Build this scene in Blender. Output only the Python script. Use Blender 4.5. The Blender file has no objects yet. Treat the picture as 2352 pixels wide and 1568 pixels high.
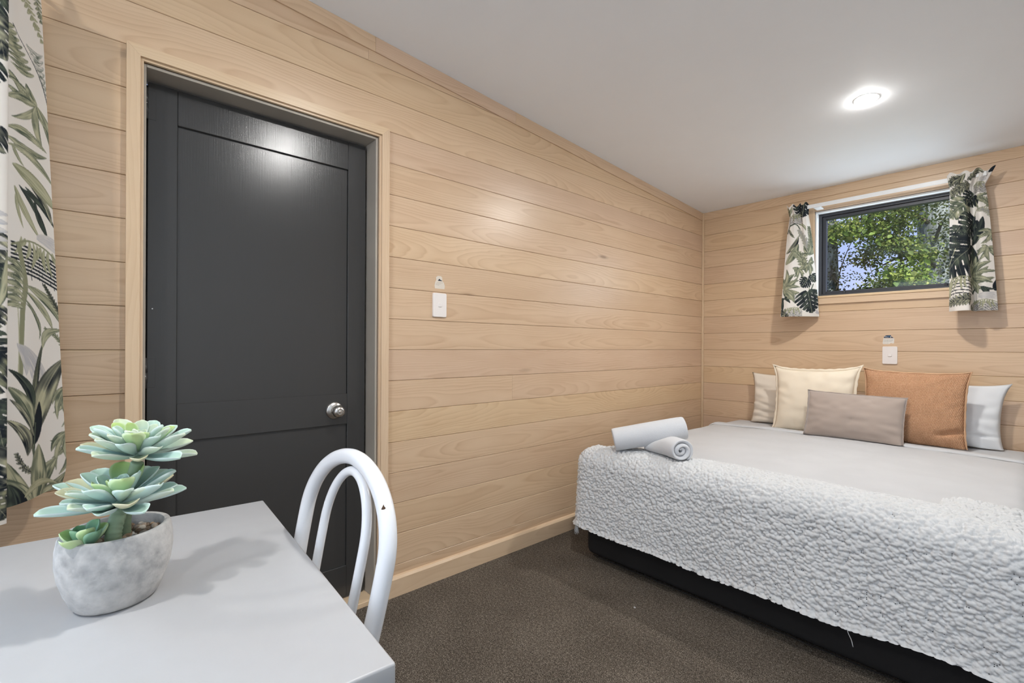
import bpy, bmesh, math, random
import numpy as np
from mathutils import Matrix, Vector, Euler
from math import pi, sin, cos, radians

SC = bpy.context.scene
COL = SC.collection

# ------------------------------------------------------------------ camera
cam_d = bpy.data.cameras.new('camera')
cam = bpy.data.objects.new('camera', cam_d)
COL.objects.link(cam)
F = Vector((-0.74537979, 0.6666386, -0.0013934))
R = Vector((0.66662379, 0.74537457, 0.00542828))
U = Vector((-0.00465731, -0.00311726, 0.9999843))
M = Matrix.Identity(4)
for i in range(3):
    M[i][0], M[i][1], M[i][2] = R[i], U[i], -F[i]
    M[i][3] = (1.95924, -3.95569, 1.132174)[i]
cam.matrix_world = M
cam_d.sensor_width = 36
cam_d.lens = 36 * 1089.317 / 2352
cam_d.shift_y = 13.364 / 2352
cam_d.clip_start = 0.02
SC.camera = cam

# ------------------------------------------------------------------ exposure, sky, sun, daylight
SC.view_settings.view_transform = 'Standard'
SC.view_settings.look = 'None'
SC.view_settings.gamma = 1
SC.view_settings.use_curve_mapping = False
SC.view_settings.exposure = 0.11
LAMP_STRENGTH = 880.0

W = bpy.data.worlds.new('sky')
SC.world = W
W.use_nodes = True
nt = W.node_tree
for n in list(nt.nodes):
    nt.nodes.remove(n)
out = nt.nodes.new('ShaderNodeOutputWorld')
bg = nt.nodes.new('ShaderNodeBackground')
bg.inputs['Strength'].default_value = 1.0
tc = nt.nodes.new('ShaderNodeTexCoord')
sx = nt.nodes.new('ShaderNodeSeparateXYZ')
ramp = nt.nodes.new('ShaderNodeValToRGB')
ramp.color_ramp.elements[0].position = 0.0
ramp.color_ramp.elements[0].color = (0.66, 0.74, 0.97, 1)
ramp.color_ramp.elements[1].position = 0.6
ramp.color_ramp.elements[1].color = (0.17, 0.30, 0.72, 1)
e = ramp.color_ramp.elements.new(0.22)
e.color = (0.40, 0.53, 0.93, 1)
cl = nt.nodes.new('ShaderNodeTexNoise')
cl.inputs['Scale'].default_value = 5.0
cl.inputs['Detail'].default_value = 5.0
mp = nt.nodes.new('ShaderNodeMapping')
mp.inputs['Scale'].default_value = (1, 1, 3.2)
cr = nt.nodes.new('ShaderNodeValToRGB')
cr.color_ramp.elements[0].position = 0.48
cr.color_ramp.elements[1].position = 0.72
mx = nt.nodes.new('ShaderNodeMix')
mx.data_type = 'RGBA'
mx.inputs[7].default_value = (0.84, 0.84, 0.95, 1)
nt.links.new(tc.outputs['Generated'], sx.inputs[0])
nt.links.new(sx.outputs['Z'], ramp.inputs[0])
nt.links.new(tc.outputs['Generated'], mp.inputs[0])
nt.links.new(mp.outputs[0], cl.inputs['Vector'])
nt.links.new(cl.outputs['Fac'], cr.inputs[0])
nt.links.new(cr.outputs[0], mx.inputs[0])
nt.links.new(ramp.outputs[0], mx.inputs[6])
nt.links.new(mx.outputs[2], bg.inputs['Color'])
nt.links.new(bg.outputs[0], out.inputs[0])


def light(name, kind, loc, rot, energy, color, size=1.0, size_y=None):
    d = bpy.data.lights.new(name, kind)
    d.energy = energy
    d.color = color
    if kind == 'AREA':
        d.shape = 'RECTANGLE'
        d.size = size
        d.size_y = size_y or size
    if kind == 'SUN':
        d.angle = radians(1.0)
    o = bpy.data.objects.new(name, d)
    o.location = loc
    o.rotation_euler = rot
    COL.objects.link(o)
    return o


# sun: high over the right of the cabin, it only reaches the trees outside
light('sun', 'SUN', (4, 2, 8), Vector((-0.55, 0.42, -0.75)).to_track_quat('-Z', 'Y').to_euler(), 7.8, (1.0, 0.95, 0.86))
# daylight entering through the side and back windows, plus one added fill light
light('daylight_side_window', 'AREA', (-0.10, -4.95, 1.52), (0, radians(-90), 0), 80, (0.50, 0.75, 1.0), 1.1, 1.2)
light('front_fill_light', 'AREA', (1.55, -6.08, 1.25), (radians(90), 0, 0), 21, (0.88, 0.95, 1.0), 2.5, 2.0)  # unseen fill, added to lift the ceiling and walls; no window known here
light('daylight_back_window', 'AREA', (1.255, 0.047, 1.81), (radians(-90), 0, 0), 4.2, (0.72, 0.87, 1.0), 0.76, 0.56)

# ------------------------------------------------------------------ helpers
rnd = random.Random(7)


def srgb(r, g, b):
    def f(c):
        c /= 255.0
        return c / 12.92 if c <= 0.04045 else ((c + 0.055) / 1.055) ** 2.4
    return (f(r), f(g), f(b), 1.0)


class NT:
    def __init__(s, name):
        s.m = bpy.data.materials.new(name)
        s.m.use_nodes = True
        s.t = s.m.node_tree
        s.b = s.t.nodes['Principled BSDF']
        s.o = s.t.nodes['Material Output']

    def n(s, typ, **kw):
        nd = s.t.nodes.new('ShaderNode' + typ)
        for k, v in kw.items():
            setattr(nd, k, v)
        return nd

    def put(s, sock, v):
        if v is None:
            return
        if hasattr(v, 'is_output') or isinstance(v, bpy.types.NodeSocket):
            s.t.links.new(v, sock)
        else:
            sock.default_value = v

    def math(s, op, a, b=None, c=None, clamp=False):
        nd = s.n('Math', operation=op, use_clamp=clamp)
        for i, v in enumerate((a, b, c)):
            if v is not None:
                s.put(nd.inputs[i], v)
        return nd.outputs[0]

    def xyz(s, v):
        nd = s.n('SeparateXYZ')
        s.put(nd.inputs[0], v)
        return nd.outputs

    def comb(s, x, y, z):
        nd = s.n('CombineXYZ')
        for i, v in enumerate((x, y, z)):
            s.put(nd.inputs[i], v)
        return nd.outputs[0]

    def noise(s, vec, scale, detail=2.0, rough=0.5, out='Fac'):
        nd = s.n('TexNoise')
        s.put(nd.inputs['Vector'], vec)
        nd.inputs['Scale'].default_value = scale
        nd.inputs['Detail'].default_value = detail
        nd.inputs['Roughness'].default_value = rough
        return nd.outputs[out]

    def voro(s, vec, scale, out='Distance', **kw):
        nd = s.n('TexVoronoi', **kw)
        s.put(nd.inputs['Vector'], vec)
        nd.inputs['Scale'].default_value = scale
        return nd.outputs[out]

    def ramp(s, fac, stops):
        nd = s.n('ValToRGB')
        cr = nd.color_ramp
        while len(cr.elements) > 1:
            cr.elements.remove(cr.elements[-1])
        cr.elements[0].position = stops[0][0]
        cr.elements[0].color = stops[0][1]
        for p_, c_ in stops[1:]:
            el = cr.elements.new(p_)
            el.color = c_
        s.put(nd.inputs[0], fac)
        return nd.outputs[0]

    def mix(s, fac, a, b, blend='MIX'):
        nd = s.n('Mix', data_type='RGBA', blend_type=blend)
        s.put(nd.inputs[0], fac)
        s.put(nd.inputs[6], a)
        s.put(nd.inputs[7], b)
        return nd.outputs[2]

    def bump(s, h, strength=0.3, dist=0.002):
        nd = s.n('Bump')
        nd.inputs['Strength'].default_value = strength
        nd.inputs['Distance'].default_value = dist
        s.put(nd.inputs['Height'], h)
        s.t.links.new(nd.outputs[0], s.b.inputs['Normal'])

    def coord(s, which='Object'):
        return s.n('TexCoord').outputs[which]

    def rand(s):
        return s.n('ObjectInfo').outputs['Random']

    def set(s, color=None, rough=None, metal=None, spec=None, **kw):
        s.put(s.b.inputs['Base Color'], color)
        s.put(s.b.inputs['Roughness'], rough)
        s.put(s.b.inputs['Metallic'], metal)
        s.put(s.b.inputs['Specular IOR Level'], spec)
        for k, v in kw.items():
            s.put(s.b.inputs[k.replace('_', ' ')], v)
        return s.m


def plain(name, color, rough=0.5, metal=0.0, var=0.03, scale=6.0, bump=0.0, bscale=300.0, spec=0.5, bdist=0.001):
    """simple painted or cast surface with faint procedural mottling"""
    s = NT(name)
    co = s.coord()
    f = s.noise(co, scale, 3.0)
    d = tuple(max(0, c * (1 - var * 2)) for c in color[:3]) + (1,)
    h = tuple(min(1, c * (1 + var)) for c in color[:3]) + (1,)
    s.set(s.ramp(f, [(0.3, d), (0.7, h)]), rough, metal, spec)
    if bump:
        s.bump(s.noise(co, bscale, 2.0), bump, bdist)
    return s.m


def wood(name, along, across, third, light_c, dark_c, board=0.14, rough=0.36, knots=True, ring=0.0078, contrast=0.48):
    """plain-sawn pine: cut growth rings give straight grain at the edges and arches in the middle"""
    s = NT(name)
    o = s.xyz(s.coord())
    r0 = s.rand()
    r1 = s.math('FRACT', s.math('MULTIPLY', r0, 37.7))
    r2 = s.math('FRACT', s.math('MULTIPLY', r0, 91.3))
    a = s.math('ADD', o[along], s.math('MULTIPLY', r0, 60.0))
    c = o[across]
    c = s.math('MULTIPLY', s.math('SUBTRACT', s.math('FRACT', s.math('DIVIDE', s.math('SUBTRACT', c, 1.1148 - 14 * 0.14), board)), 0.5), board)
    # slow wander of the grain along the board
    wv = s.comb(s.math('MULTIPLY', a, 1.5), s.math('MULTIPLY', c, 9.0), r1)
    wob = s.math('MULTIPLY', s.math('SUBTRACT', s.noise(wv, 1.0, 3.0, 0.55), 0.5), 0.085)
    off = s.math('MULTIPLY', s.math('SUBTRACT', r1, 0.5), 0.13)
    u_ = s.math('ADD', s.math('ADD', c, off), wob)
    dv = s.comb(s.math('MULTIPLY', a, 0.75), r2, 3.0)
    dep = s.math('ADD', 0.012, s.math('MULTIPLY', s.noise(dv, 1.0, 2.0), s.math('ADD', 0.05, s.math('MULTIPLY', r2, 0.16))))
    rad = s.math('SQRT', s.math('ADD', s.math('MULTIPLY', u_, u_), s.math('MULTIPLY', dep, dep)))
    fr = s.math('FRACT', s.math('DIVIDE', rad, ring))
    g = s.ramp(fr, [(0.0, (0.0, 0, 0, 1)), (0.62, (0.50, 0.5, 0.5, 1)), (0.84, (1, 1, 1, 1)), (0.93, (0.35, 0.35, 0.35, 1)), (1.0, (0, 0, 0, 1))])
    strg = s.noise(s.comb(s.math('MULTIPLY', a, 1.3), s.math('MULTIPLY', c, 16.0), r2), 1.0, 2.0)
    g = s.math('MULTIPLY', g, s.math('MULTIPLY_ADD', strg, 1.1 * contrast, 0.18 * contrast))
    fib = s.noise(s.comb(s.math('MULTIPLY', a, 12.0), s.math('MULTIPLY', c, 420.0), s.math('MULTIPLY', o[third], 300.0)), 1.0, 2.0)
    g = s.math('ADD', g, s.math('MULTIPLY', s.math('SUBTRACT', fib, 0.5), 0.22))
    cloud = s.noise(s.comb(s.math('MULTIPLY', a, 3.0), s.math('MULTIPLY', c, 14.0), r1), 1.0, 2.0)
    g = s.math('ADD', g, s.math('MULTIPLY', s.math('SUBTRACT', cloud, 0.5), 0.50), clamp=True)
    colr = s.mix(g, light_c, dark_c)
    # board-to-board tone
    tone = s.math('MULTIPLY_ADD', r2, 0.07, 0.96)
    colr = s.mix(1.0, colr, s.comb(tone, s.math('MULTIPLY_ADD', r2, 0.08, 0.955), s.math('MULTIPLY_ADD', r1, 0.07, 0.955)), 'MULTIPLY')
    if knots:
        kv = s.comb(s.math('MULTIPLY', a, 0.85), s.math('MULTIPLY', c, 3.6), s.math('MULTIPLY', r0, 40.0))
        kd = s.voro(kv, 1.0)
        k = s.ramp(kd, [(0.018, (1, 1, 1, 1)), (0.034, (0.45, 0.45, 0.45, 1)), (0.06, (0, 0, 0, 1))])
        colr = s.mix(s.math('MULTIPLY', k, 0.6), colr, srgb(120, 88, 58))
    rgh = s.math('MULTIPLY_ADD', fib, 0.08, rough - 0.08)
    s.set(colr, rgh, 0.0, 0.5)
    s.bump(s.math('ADD', fib, g), 0.12, 0.0006)
    return s.m


def mk(name, verts, faces, mat, parent=None, smooth=False, origin=None, label=None, cat=None, group=None, kind=None):
    """one mesh object from world-space vertices"""
    if origin is None:
        origin = Vector((0, 0, 0))
    origin = Vector(origin)
    v = np.asarray(verts, dtype=float).reshape(-1, 3) - np.array(origin)
    me = bpy.data.meshes.new(name)
    me.from_pydata(v.tolist(), [], [tuple(f) for f in faces])
    me.validate(clean_customdata=False)
    if smooth:
        me.shade_smooth()
    o = bpy.data.objects.new(name, me)
    COL.objects.link(o)
    if mat:
        me.materials.append(mat)
    place(o, origin, parent)
    return tag(o, label, cat, group, kind)


def wpos(o):
    v = Vector(o.location)
    while o.parent:
        o = o.parent
        v += o.location
    return v


def place(o, origin, parent):
    o.location = Vector(origin)
    if parent:
        o.parent = parent
        o.location = Vector(origin) - wpos(parent)


def tag(o, label=None, cat=None, group=None, kind=None):
    if label:
        o['label'] = label
    if cat:
        o['category'] = cat
    if group:
        o['group'] = group
    if kind:
        o['kind'] = kind
    return o


def empty(name, loc, label=None, cat=None, group=None, kind=None):
    o = bpy.data.objects.new(name, None)
    o.empty_display_size = 0.05
    o.location = loc
    COL.objects.link(o)
    return tag(o, label, cat, group, kind)


def grid_faces(nu, nv, wrap_u=False):
    f = []
    for i in range(nu if wrap_u else nu - 1):
        for j in range(nv - 1):
            a = i * nv + j
            b = ((i + 1) % nu) * nv + j
            f.append((a, b, b + 1, a + 1))
    return f


def grid_np(nu, nv, wrap_u=False):
    i = np.arange(nu if wrap_u else nu - 1)
    j = np.arange(nv - 1)
    I, J = np.meshgrid(i, j, indexing='ij')
    a = (I * nv + J).ravel()
    b = (((I + 1) % nu) * nv + J).ravel()
    return np.stack([a, b, b + 1, a + 1], 1)


def fast_mesh(name, V, Q, mat, parent=None, smooth=True, colors=None, origin=(0, 0, 0), **kw):
    """big quad mesh straight from numpy"""
    V = np.asarray(V, dtype=np.float32) - np.array(origin, dtype=np.float32)
    Q = np.asarray(Q, dtype=np.int32)
    k = Q.shape[1]
    me = bpy.data.meshes.new(name)
    me.vertices.add(len(V))
    me.vertices.foreach_set('co', V.ravel())
    me.loops.add(Q.size)
    me.loops.foreach_set('vertex_index', Q.ravel())
    me.polygons.add(len(Q))
    me.polygons.foreach_set('loop_start', np.arange(0, Q.size, k, dtype=np.int32))
    if colors is not None:
        at = me.color_attributes.new('print', 'FLOAT_COLOR', 'POINT')
        at.data.foreach_set('color', np.asarray(colors, dtype=np.float32).ravel())
    me.update(calc_edges=True)
    me.validate(clean_customdata=False)
    if smooth:
        me.shade_smooth()
    me.materials.append(mat)
    o = bpy.data.objects.new(name, me)
    COL.objects.link(o)
    place(o, origin, parent)
    return tag(o, **kw)


def box(name, lo, hi, mat, parent=None, bevel=0.0, seg=2, rot=None, pivot=None, origin=None, **kw):
    bm = bmesh.new()
    c = [(l + h) / 2 for l, h in zip(lo, hi)]
    bmesh.ops.create_cube(bm, size=1.0)
    for v in bm.verts:
        v.co = Vector([c[i] + v.co[i] * (hi[i] - lo[i]) for i in range(3)])
    if bevel:
        bmesh.ops.bevel(bm, geom=list(bm.edges), offset=bevel, segments=seg, profile=0.5, affect='EDGES')
    if rot:
        bmesh.ops.rotate(bm, verts=bm.verts, cent=Vector(pivot or c), matrix=rot)
    og = Vector(origin if origin is not None else (wpos(parent) if parent else (c[0], c[1], lo[2])))
    me = bpy.data.meshes.new(name)
    bmesh.ops.translate(bm, verts=bm.verts, vec=-og)
    bm.to_mesh(me)
    bm.free()
    if bevel and seg > 1:
        me.shade_smooth()
        me.set_sharp_from_angle(angle=radians(32))
    me.materials.append(mat)
    o = bpy.data.objects.new(name, me)
    COL.objects.link(o)
    place(o, og, parent)
    return tag(o, **kw)


def rail(name, lo, hi, mat, parent, bevel=0.002, along=None):
    return box(name, lo, hi, mat, parent, bevel, 1, origin=wpos(parent))


def catmull(P, n):
    P = [np.array(p, float) for p in P]
    P = [2 * P[0] - P[1]] + P + [2 * P[-1] - P[-2]]
    o_ = []
    for i in range(1, len(P) - 2):
        for t in np.linspace(0, 1, n, endpoint=False):
            p0, p1, p2, p3 = P[i - 1:i + 3]
            o_.append(0.5 * ((2 * p1) + (-p0 + p2) * t + (2 * p0 - 5 * p1 + 4 * p2 - p3) * t * t + (-p0 + 3 * p1 - 3 * p2 + p3) * t ** 3))
    o_.append(P[-2])
    return np.array(o_)


def tube(name, path, rad, mat, parent=None, n=14, cap=True, origin=None, **kw):
    """round tube along a path of points; rad is one radius or one per point"""
    P = np.array(path, float)
    m = len(P)
    rr = np.full(m, rad, float) if np.isscalar(rad) else np.array(rad, float)
    T = np.gradient(P, axis=0)
    T /= np.linalg.norm(T, axis=1)[:, None]
    ref = np.array([0, 0, 1.0]) if abs(T[0][2]) < 0.9 else np.array([1.0, 0, 0])
    V = []
    N = np.cross(T[0], ref)
    N /= np.linalg.norm(N)
    for i in range(m):
        N = N - T[i] * N.dot(T[i])
        N /= np.linalg.norm(N)
        Bn = np.cross(T[i], N)
        for k in range(n):
            a = 2 * pi * k / n
            V.append(P[i] + rr[i] * (cos(a) * N + sin(a) * Bn))
    f = []
    for i in range(m - 1):
        for k in range(n):
            f.append((i * n + k, i * n + (k + 1) % n, (i + 1) * n + (k + 1) % n, (i + 1) * n + k))
    if cap:
        f.append(tuple(range(n - 1, -1, -1)))
        f.append(tuple((m - 1) * n + k for k in range(n)))
    og = origin if origin is not None else (wpos(parent) if parent else P[0])
    return mk(name, V, f, mat, parent, True, og, **kw)


def lathe(name, prof, mat, center, parent=None, n=32, axis='z', sx_=1.0, sy_=1.0, rot=0.0, **kw):
    """surface of revolution of (radius, height) pairs; axis z, or x for door hardware"""
    V, f = [], []
    m = len(prof)
    cr_, sr_ = cos(rot), sin(rot)
    for k in range(n):
        a = 2 * pi * k / n
        for r_, h in prof:
            if axis == 'z':
                lx, ly = r_ * cos(a) * sx_, r_ * sin(a) * sy_
                V.append((center[0] + lx * cr_ - ly * sr_, center[1] + lx * sr_ + ly * cr_, center[2] + h))
            elif axis == 'x':
                V.append((center[0] + h, center[1] + r_ * cos(a), center[2] + r_ * sin(a)))
    f = grid_faces(n, m, True)
    og = wpos(parent) if parent else Vector(center)
    o = mk(name, V, f, mat, parent, True, og, **kw)
    bm = bmesh.new()
    bm.from_mesh(o.data)
    bmesh.ops.remove_doubles(bm, verts=bm.verts, dist=1e-6)
    bmesh.ops.recalc_face_normals(bm, faces=bm.faces)
    bm.to_mesh(o.data)
    bm.free()
    o.data.shade_smooth()
    o.data.set_sharp_from_angle(angle=radians(42))
    return o


def rounded_plate(name, y0, y1, z0, z1, thick, r, mat, parent, face, at_, bev=0.0015):
    """thin plate with rounded corners lying on a wall; face 'x' (wall at x=at_) or 'y' (wall at y=at_, towards -y)"""
    pts = []
    for cx, cz, a0 in ((y1 - r, z1 - r, 0), (y0 + r, z1 - r, 90), (y0 + r, z0 + r, 180), (y1 - r, z0 + r, 270)):
        for k in range(6):
            a = radians(a0 + k * 18)
            pts.append((cx + r * cos(a), cz + r * sin(a)))
    cy, cz = (y0 + y1) / 2, (z0 + z1) / 2
    rings = [(1.0, 0.0), (1.0, thick - bev), (None, thick)]
    V = []
    for sc_, d in rings:
        for (a, b) in pts:
            if sc_ is None:
                L = math.hypot(a - cy, b - cz)
                a2, b2 = a - (a - cy) / L * bev, b - (b - cz) / L * bev
            else:
                a2, b2 = a, b
            V.append((at_ + d, a2, b2) if face == 'x' else (a2, at_ - d, b2))
    n = len(pts)
    f = []
    for i in range(2):
        for k in range(n):
            f.append((i * n + k, i * n + (k + 1) % n, (i + 1) * n + (k + 1) % n, (i + 1) * n + k))
    f.append(tuple(2 * n + k for k in range(n)))
    f.append(tuple(range(n - 1, -1, -1)))
    o = mk(name, V, f, mat, parent, False, wpos(parent) if parent else (0, 0, 0))
    bm = bmesh.new()
    bm.from_mesh(o.data)
    bmesh.ops.recalc_face_normals(bm, faces=bm.faces)
    bm.to_mesh(o.data)
    bm.free()
    return o


# ------------------------------------------------------------------ materials
PL = srgb(214, 184, 152)
PD = srgb(178, 139, 104)
M_wall_l = wood('pine_boards_side', 1, 2, 0, PL, PD)
M_wall_b = wood('pine_boards_back', 0, 2, 1, PL, PD)
TL_, TD_ = srgb(219, 191, 158), srgb(197, 162, 126)
M_trim_y = wood('pine_trim_y', 1, 2, 0, TL_, TD_, rough=0.34, knots=False, contrast=0.35)
M_trim_x = wood('pine_trim_x', 0, 2, 1, TL_, TD_, rough=0.34, knots=False, contrast=0.35)
M_trim_z = wood('pine_trim_z', 2, 1, 0, TL_, TD_, rough=0.34, knots=False, contrast=0.35)
M_groove = plain('board_backing', srgb(150, 112, 78), 0.8)
M_ceil = plain('ceiling_paint', (0.90, 0.915, 0.93, 1), 0.7, var=0.004, bump=0.03, bscale=900)
M_white_paint = plain('white_paint', (0.80, 0.80, 0.79, 1), 0.4)
M_plastic = plain('white_plastic', srgb(238, 230, 224), 0.35, var=0.01)
M_metal = plain('satin_nickel', (0.62, 0.59, 0.55, 1), 0.28, 1.0, var=0.05, scale=40)
M_jamb = plain('jamb_paint', srgb(176, 166, 152), 0.5, var=0.05)
M_alu = plain('charcoal_powder_coat', srgb(52, 54, 60), 0.42, 0.0, var=0.03)
M_black = plain('black_rubber', srgb(22, 22, 24), 0.6)


def mat_door():
    s = NT('black_door_paint')
    co = s.coord()
    o = s.xyz(co)
    vert = s.noise(s.comb(s.math('MULTIPLY', o[1], 260.0), s.math('MULTIPLY', o[1], 20.0), s.math('MULTIPLY', o[2], 9.0)), 1.0, 2.0)
    fine = s.noise(co, 420.0, 2.0)
    chips = s.voro(co, 5.5)
    sz = s.noise(co, 3.0)
    chip = s.math('LESS_THAN', chips, s.math('MULTIPLY_ADD', sz, 0.03, -0.005))
    colr = s.mix(chip, srgb(60, 59, 58), srgb(190, 190, 186))
    s.set(colr, s.math('MULTIPLY_ADD', fine, 0.10, 0.17), 0.0, 0.5)
    s.bump(s.math('ADD', s.math('MULTIPLY', vert, 0.7), s.math('MULTIPLY', fine, 0.5)), 0.22, 0.0012)
    return s.m


M_door = mat_door()


def mat_carpet():
    s = NT('brown_carpet')
    co = s.coord()
    a = s.noise(co, 260.0, 2.0, 0.7)
    b = s.noise(co, 90.0, 2.0)
    c = s.noise(co, 4.0, 3.0)
    v = s.math('ADD', s.math('MULTIPLY', a, 0.72), s.math('ADD', s.math('MULTIPLY', b, 0.2), s.math('MULTIPLY', c, 0.09)))
    colr = s.ramp(v, [(0.36, srgb(42, 38, 33)), (0.52, srgb(100, 91, 81)), (0.68, srgb(176, 165, 151))])
    s.set(colr, 0.95, 0.0, 0.1)
    s.bump(s.math('ADD', a, b), 0.9, 0.006)
    return s.m


M_carpet = mat_carpet()


def mat_fabric(name, color, rough=0.9, weave=900.0, strength=0.25, var=0.03, sheen=0.0, vscale=5.0):
    s = NT(name)
    co = s.coord()
    f = s.noise(co, weave, 2.0)
    g = s.noise(co, vscale, 3.0)
    lo = tuple(c * (1 - 2 * var) for c in color[:3]) + (1,)
    s.set(s.ramp(g, [(0.3, lo), (0.7, color)]), rough, 0.0, 0.2)
    s.b.inputs['Sheen Weight'].default_value = sheen
    s.bump(f, strength, 0.0015)
    return s.m


M_sheet = mat_fabric('white_cotton', (0.57, 0.57, 0.575, 1), 0.85, 1200, 0.08)
M_throw = mat_fabric('boucle_yarn', (0.65, 0.65, 0.645, 1), 0.95, 420, 0.5, sheen=0.15)
M_towel = mat_fabric('terry_towel', (0.66, 0.665, 0.68, 1), 0.95, 420, 0.9, sheen=0.2)
M_base = mat_fabric('black_base_cloth', srgb(40, 39, 39), 0.9, 700, 0.4, 0.1)
M_pillow_w = mat_fabric('white_pillowcase', (0.80, 0.81, 0.82, 1), 0.85, 1200, 0.08)
M_pillow_o = mat_fabric('offwhite_pillowcase', srgb(228, 216, 200), 0.85, 1200, 0.08)
M_cream = mat_fabric('cream_linen', srgb(238, 224, 202), 0.9, 900, 0.3)
M_mauve = mat_fabric('taupe_velvet', srgb(174, 158, 147), 0.8, 260, 0.12, 0.06, 0.5)


def mat_tan():
    s = NT('tan_basket_weave')
    co = s.coord()
    o = s.xyz(co)
    a = s.math('ADD', s.math('MULTIPLY', o[0], 0.80), s.math('MULTIPLY', o[2], 0.60))
    b = s.math('SUBTRACT', s.math('MULTIPLY', o[0], 0.60), s.math('MULTIPLY', o[2], 0.80))
    w = s.math('MULTIPLY', s.math('SINE', s.math('MULTIPLY', a, 2 * pi / 0.012)), s.math('SINE', s.math('MULTIPLY', b, 2 * pi / 0.008)))
    n_ = s.noise(co, 240.0, 2.0)
    v = s.math('ADD', s.math('MULTIPLY', w, 0.22), n_)
    s.set(s.ramp(v, [(0.15, srgb(158, 115, 84)), (0.5, srgb(193, 146, 111)), (0.85, srgb(212, 173, 142))]), 0.9, 0.0, 0.2)
    s.bump(s.math('ADD', w, n_), 0.6, 0.002)
    return s.m


M_tan = mat_tan()
M_tan_edge = mat_fabric('tan_fringe', srgb(205, 165, 130), 0.9, 500, 0.5)
M_table = plain('white_laminate', srgb(180, 180, 181), 0.38, var=0.008, scale=30)
M_chair = plain('white_gloss_enamel', srgb(232, 233, 236), 0.22, var=0.01)
M_rust = plain('bare_chipped_metal', srgb(92, 66, 44), 0.7, var=0.2, scale=200)


def mat_concrete():
    s = NT('cast_concrete')
    co = s.coord()
    a = s.noise(co, 16.0, 5.0, 0.6)
    b = s.noise(co, 65.0, 4.0)
    pits = s.voro(co, 55.0)
    pit = s.math('LESS_THAN', pits, 0.13)
    colr = s.ramp(s.math('ADD', s.math('MULTIPLY', a, 0.75), s.math('MULTIPLY', b, 0.25)), [(0.3, srgb(148, 147, 146)), (0.5, srgb(186, 184, 181)), (0.68, srgb(206, 203, 199))])
    rare = s.math('GREATER_THAN', s.noise(co, 20.0), 0.66)
    colr = s.mix(s.math('MULTIPLY', s.math('MULTIPLY', pit, rare), 0.85), colr, srgb(92, 90, 88))
    s.set(colr, 0.9, 0.0, 0.2)
    s.bump(s.math('SUBTRACT', b, s.math('MULTIPLY', pit, 0.8)), 0.7, 0.003)
    return s.m


M_conc = mat_concrete()


def mat_attr(name, rough=0.85, spec=0.2, translucent=0.0, bump=None):
    s = NT(name)
    at = s.n('Attribute', attribute_name='print')
    s.set(at.outputs['Color'], rough, 0.0, spec)
    if bump:
        s.bump(s.noise(s.coord(), bump, 2.0), 0.15, 0.0008)
    if translucent:
        tr = s.n('BsdfTranslucent')
        s.t.links.new(at.outputs['Color'], tr.inputs[0])
        ms = s.n('MixShader')
        ms.inputs[0].default_value = translucent
        s.t.links.new(s.b.outputs[0], ms.inputs[1])
        s.t.links.new(tr.outputs[0], ms.inputs[2])
        s.t.links.new(ms.outputs[0], s.o.inputs[0])
    return s.m


M_print = mat_attr('printed_curtain_cloth', 0.9, 0.1, 0.12, 900)
M_leaf = mat_attr('succulent_skin', 0.5, 0.35)


def mat_emit(name, color, strength):
    s = NT(name)
    s.set((0, 0, 0, 1))
    s.b.inputs['Emission Color'].default_value = color
    s.b.inputs['Emission Strength'].default_value = strength
    return s.m


M_lamp = mat_emit('led_lens', (1.0, 0.985, 0.96, 1), LAMP_STRENGTH)


def mat_glass():
    s = NT('window_glass')
    tr = s.n('BsdfTransparent')
    gl = s.n('BsdfGlossy')
    gl.inputs['Roughness'].default_value = 0.02
    fr = s.n('Fresnel')
    fr.inputs['IOR'].default_value = 1.45
    ms = s.n('MixShader')
    s.t.links.new(fr.outputs[0], ms.inputs[0])
    s.t.links.new(tr.outputs[0], ms.inputs[1])
    s.t.links.new(gl.outputs[0], ms.inputs[2])
    s.t.links.new(ms.outputs[0], s.o.inputs[0])
    return s.m


M_glass = mat_glass()

# ------------------------------------------------------------------ the room shell
XR, YF = 3.20, -6.10                      # right wall and front wall (behind the camera)
C0, C1 = 2.2885, 0.0655                   # raked ceiling: height C0 at the back wall, rising towards the front
Z0, BW = 1.1148, 0.14                     # board joints at Z0 + k*BW


def ceil_z(y):
    return C0 - C1 * y


def slab(name, pts_lo, pts_hi, mat, **kw):
    V = list(pts_lo) + list(pts_hi)
    return mk(name, V, [(3, 2, 1, 0), (4, 5, 6, 7), (0, 1, 5, 4), (1, 2, 6, 5), (2, 3, 7, 6), (3, 0, 4, 7)], mat, kind='structure', **kw)


slab('floor', [(-.3, YF - .3, -.12), (XR + .3, YF - .3, -.12), (XR + .3, .3, -.12), (-.3, .3, -.12)],
     [(-.3, YF - .3, 0), (XR + .3, YF - .3, 0), (XR + .3, .3, 0), (-.3, .3, 0)], M_carpet)
slab('ceiling', [(-.4, YF - .4, ceil_z(YF - .4)), (XR + .4, YF - .4, ceil_z(YF - .4)), (XR + .4, .4, ceil_z(.4)), (-.4, .4, ceil_z(.4))],
     [(-.4, YF - .4, ceil_z(YF - .4) + .12), (XR + .4, YF - .4, ceil_z(YF - .4) + .12), (XR + .4, .4, ceil_z(.4) + .12), (-.4, .4, ceil_z(.4) + .12)], M_ceil)


def panel_pieces(a0, a1, z0, z1, holes):
    """split a wall rectangle (a = along) around rectangular holes"""
    xs = sorted({a0, a1} | {h[0] for h in holes} | {h[1] for h in holes})
    res = []
    for l, r in zip(xs, xs[1:]):
        zc = z0
        for h in sorted([h for h in holes if h[0] <= l and h[1] >= r], key=lambda h: h[2]):
            if h[2] > zc:
                res.append((l, r, zc, h[2]))
            zc = h[3]
        res.append((l, r, zc, z1))
    return res


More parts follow.
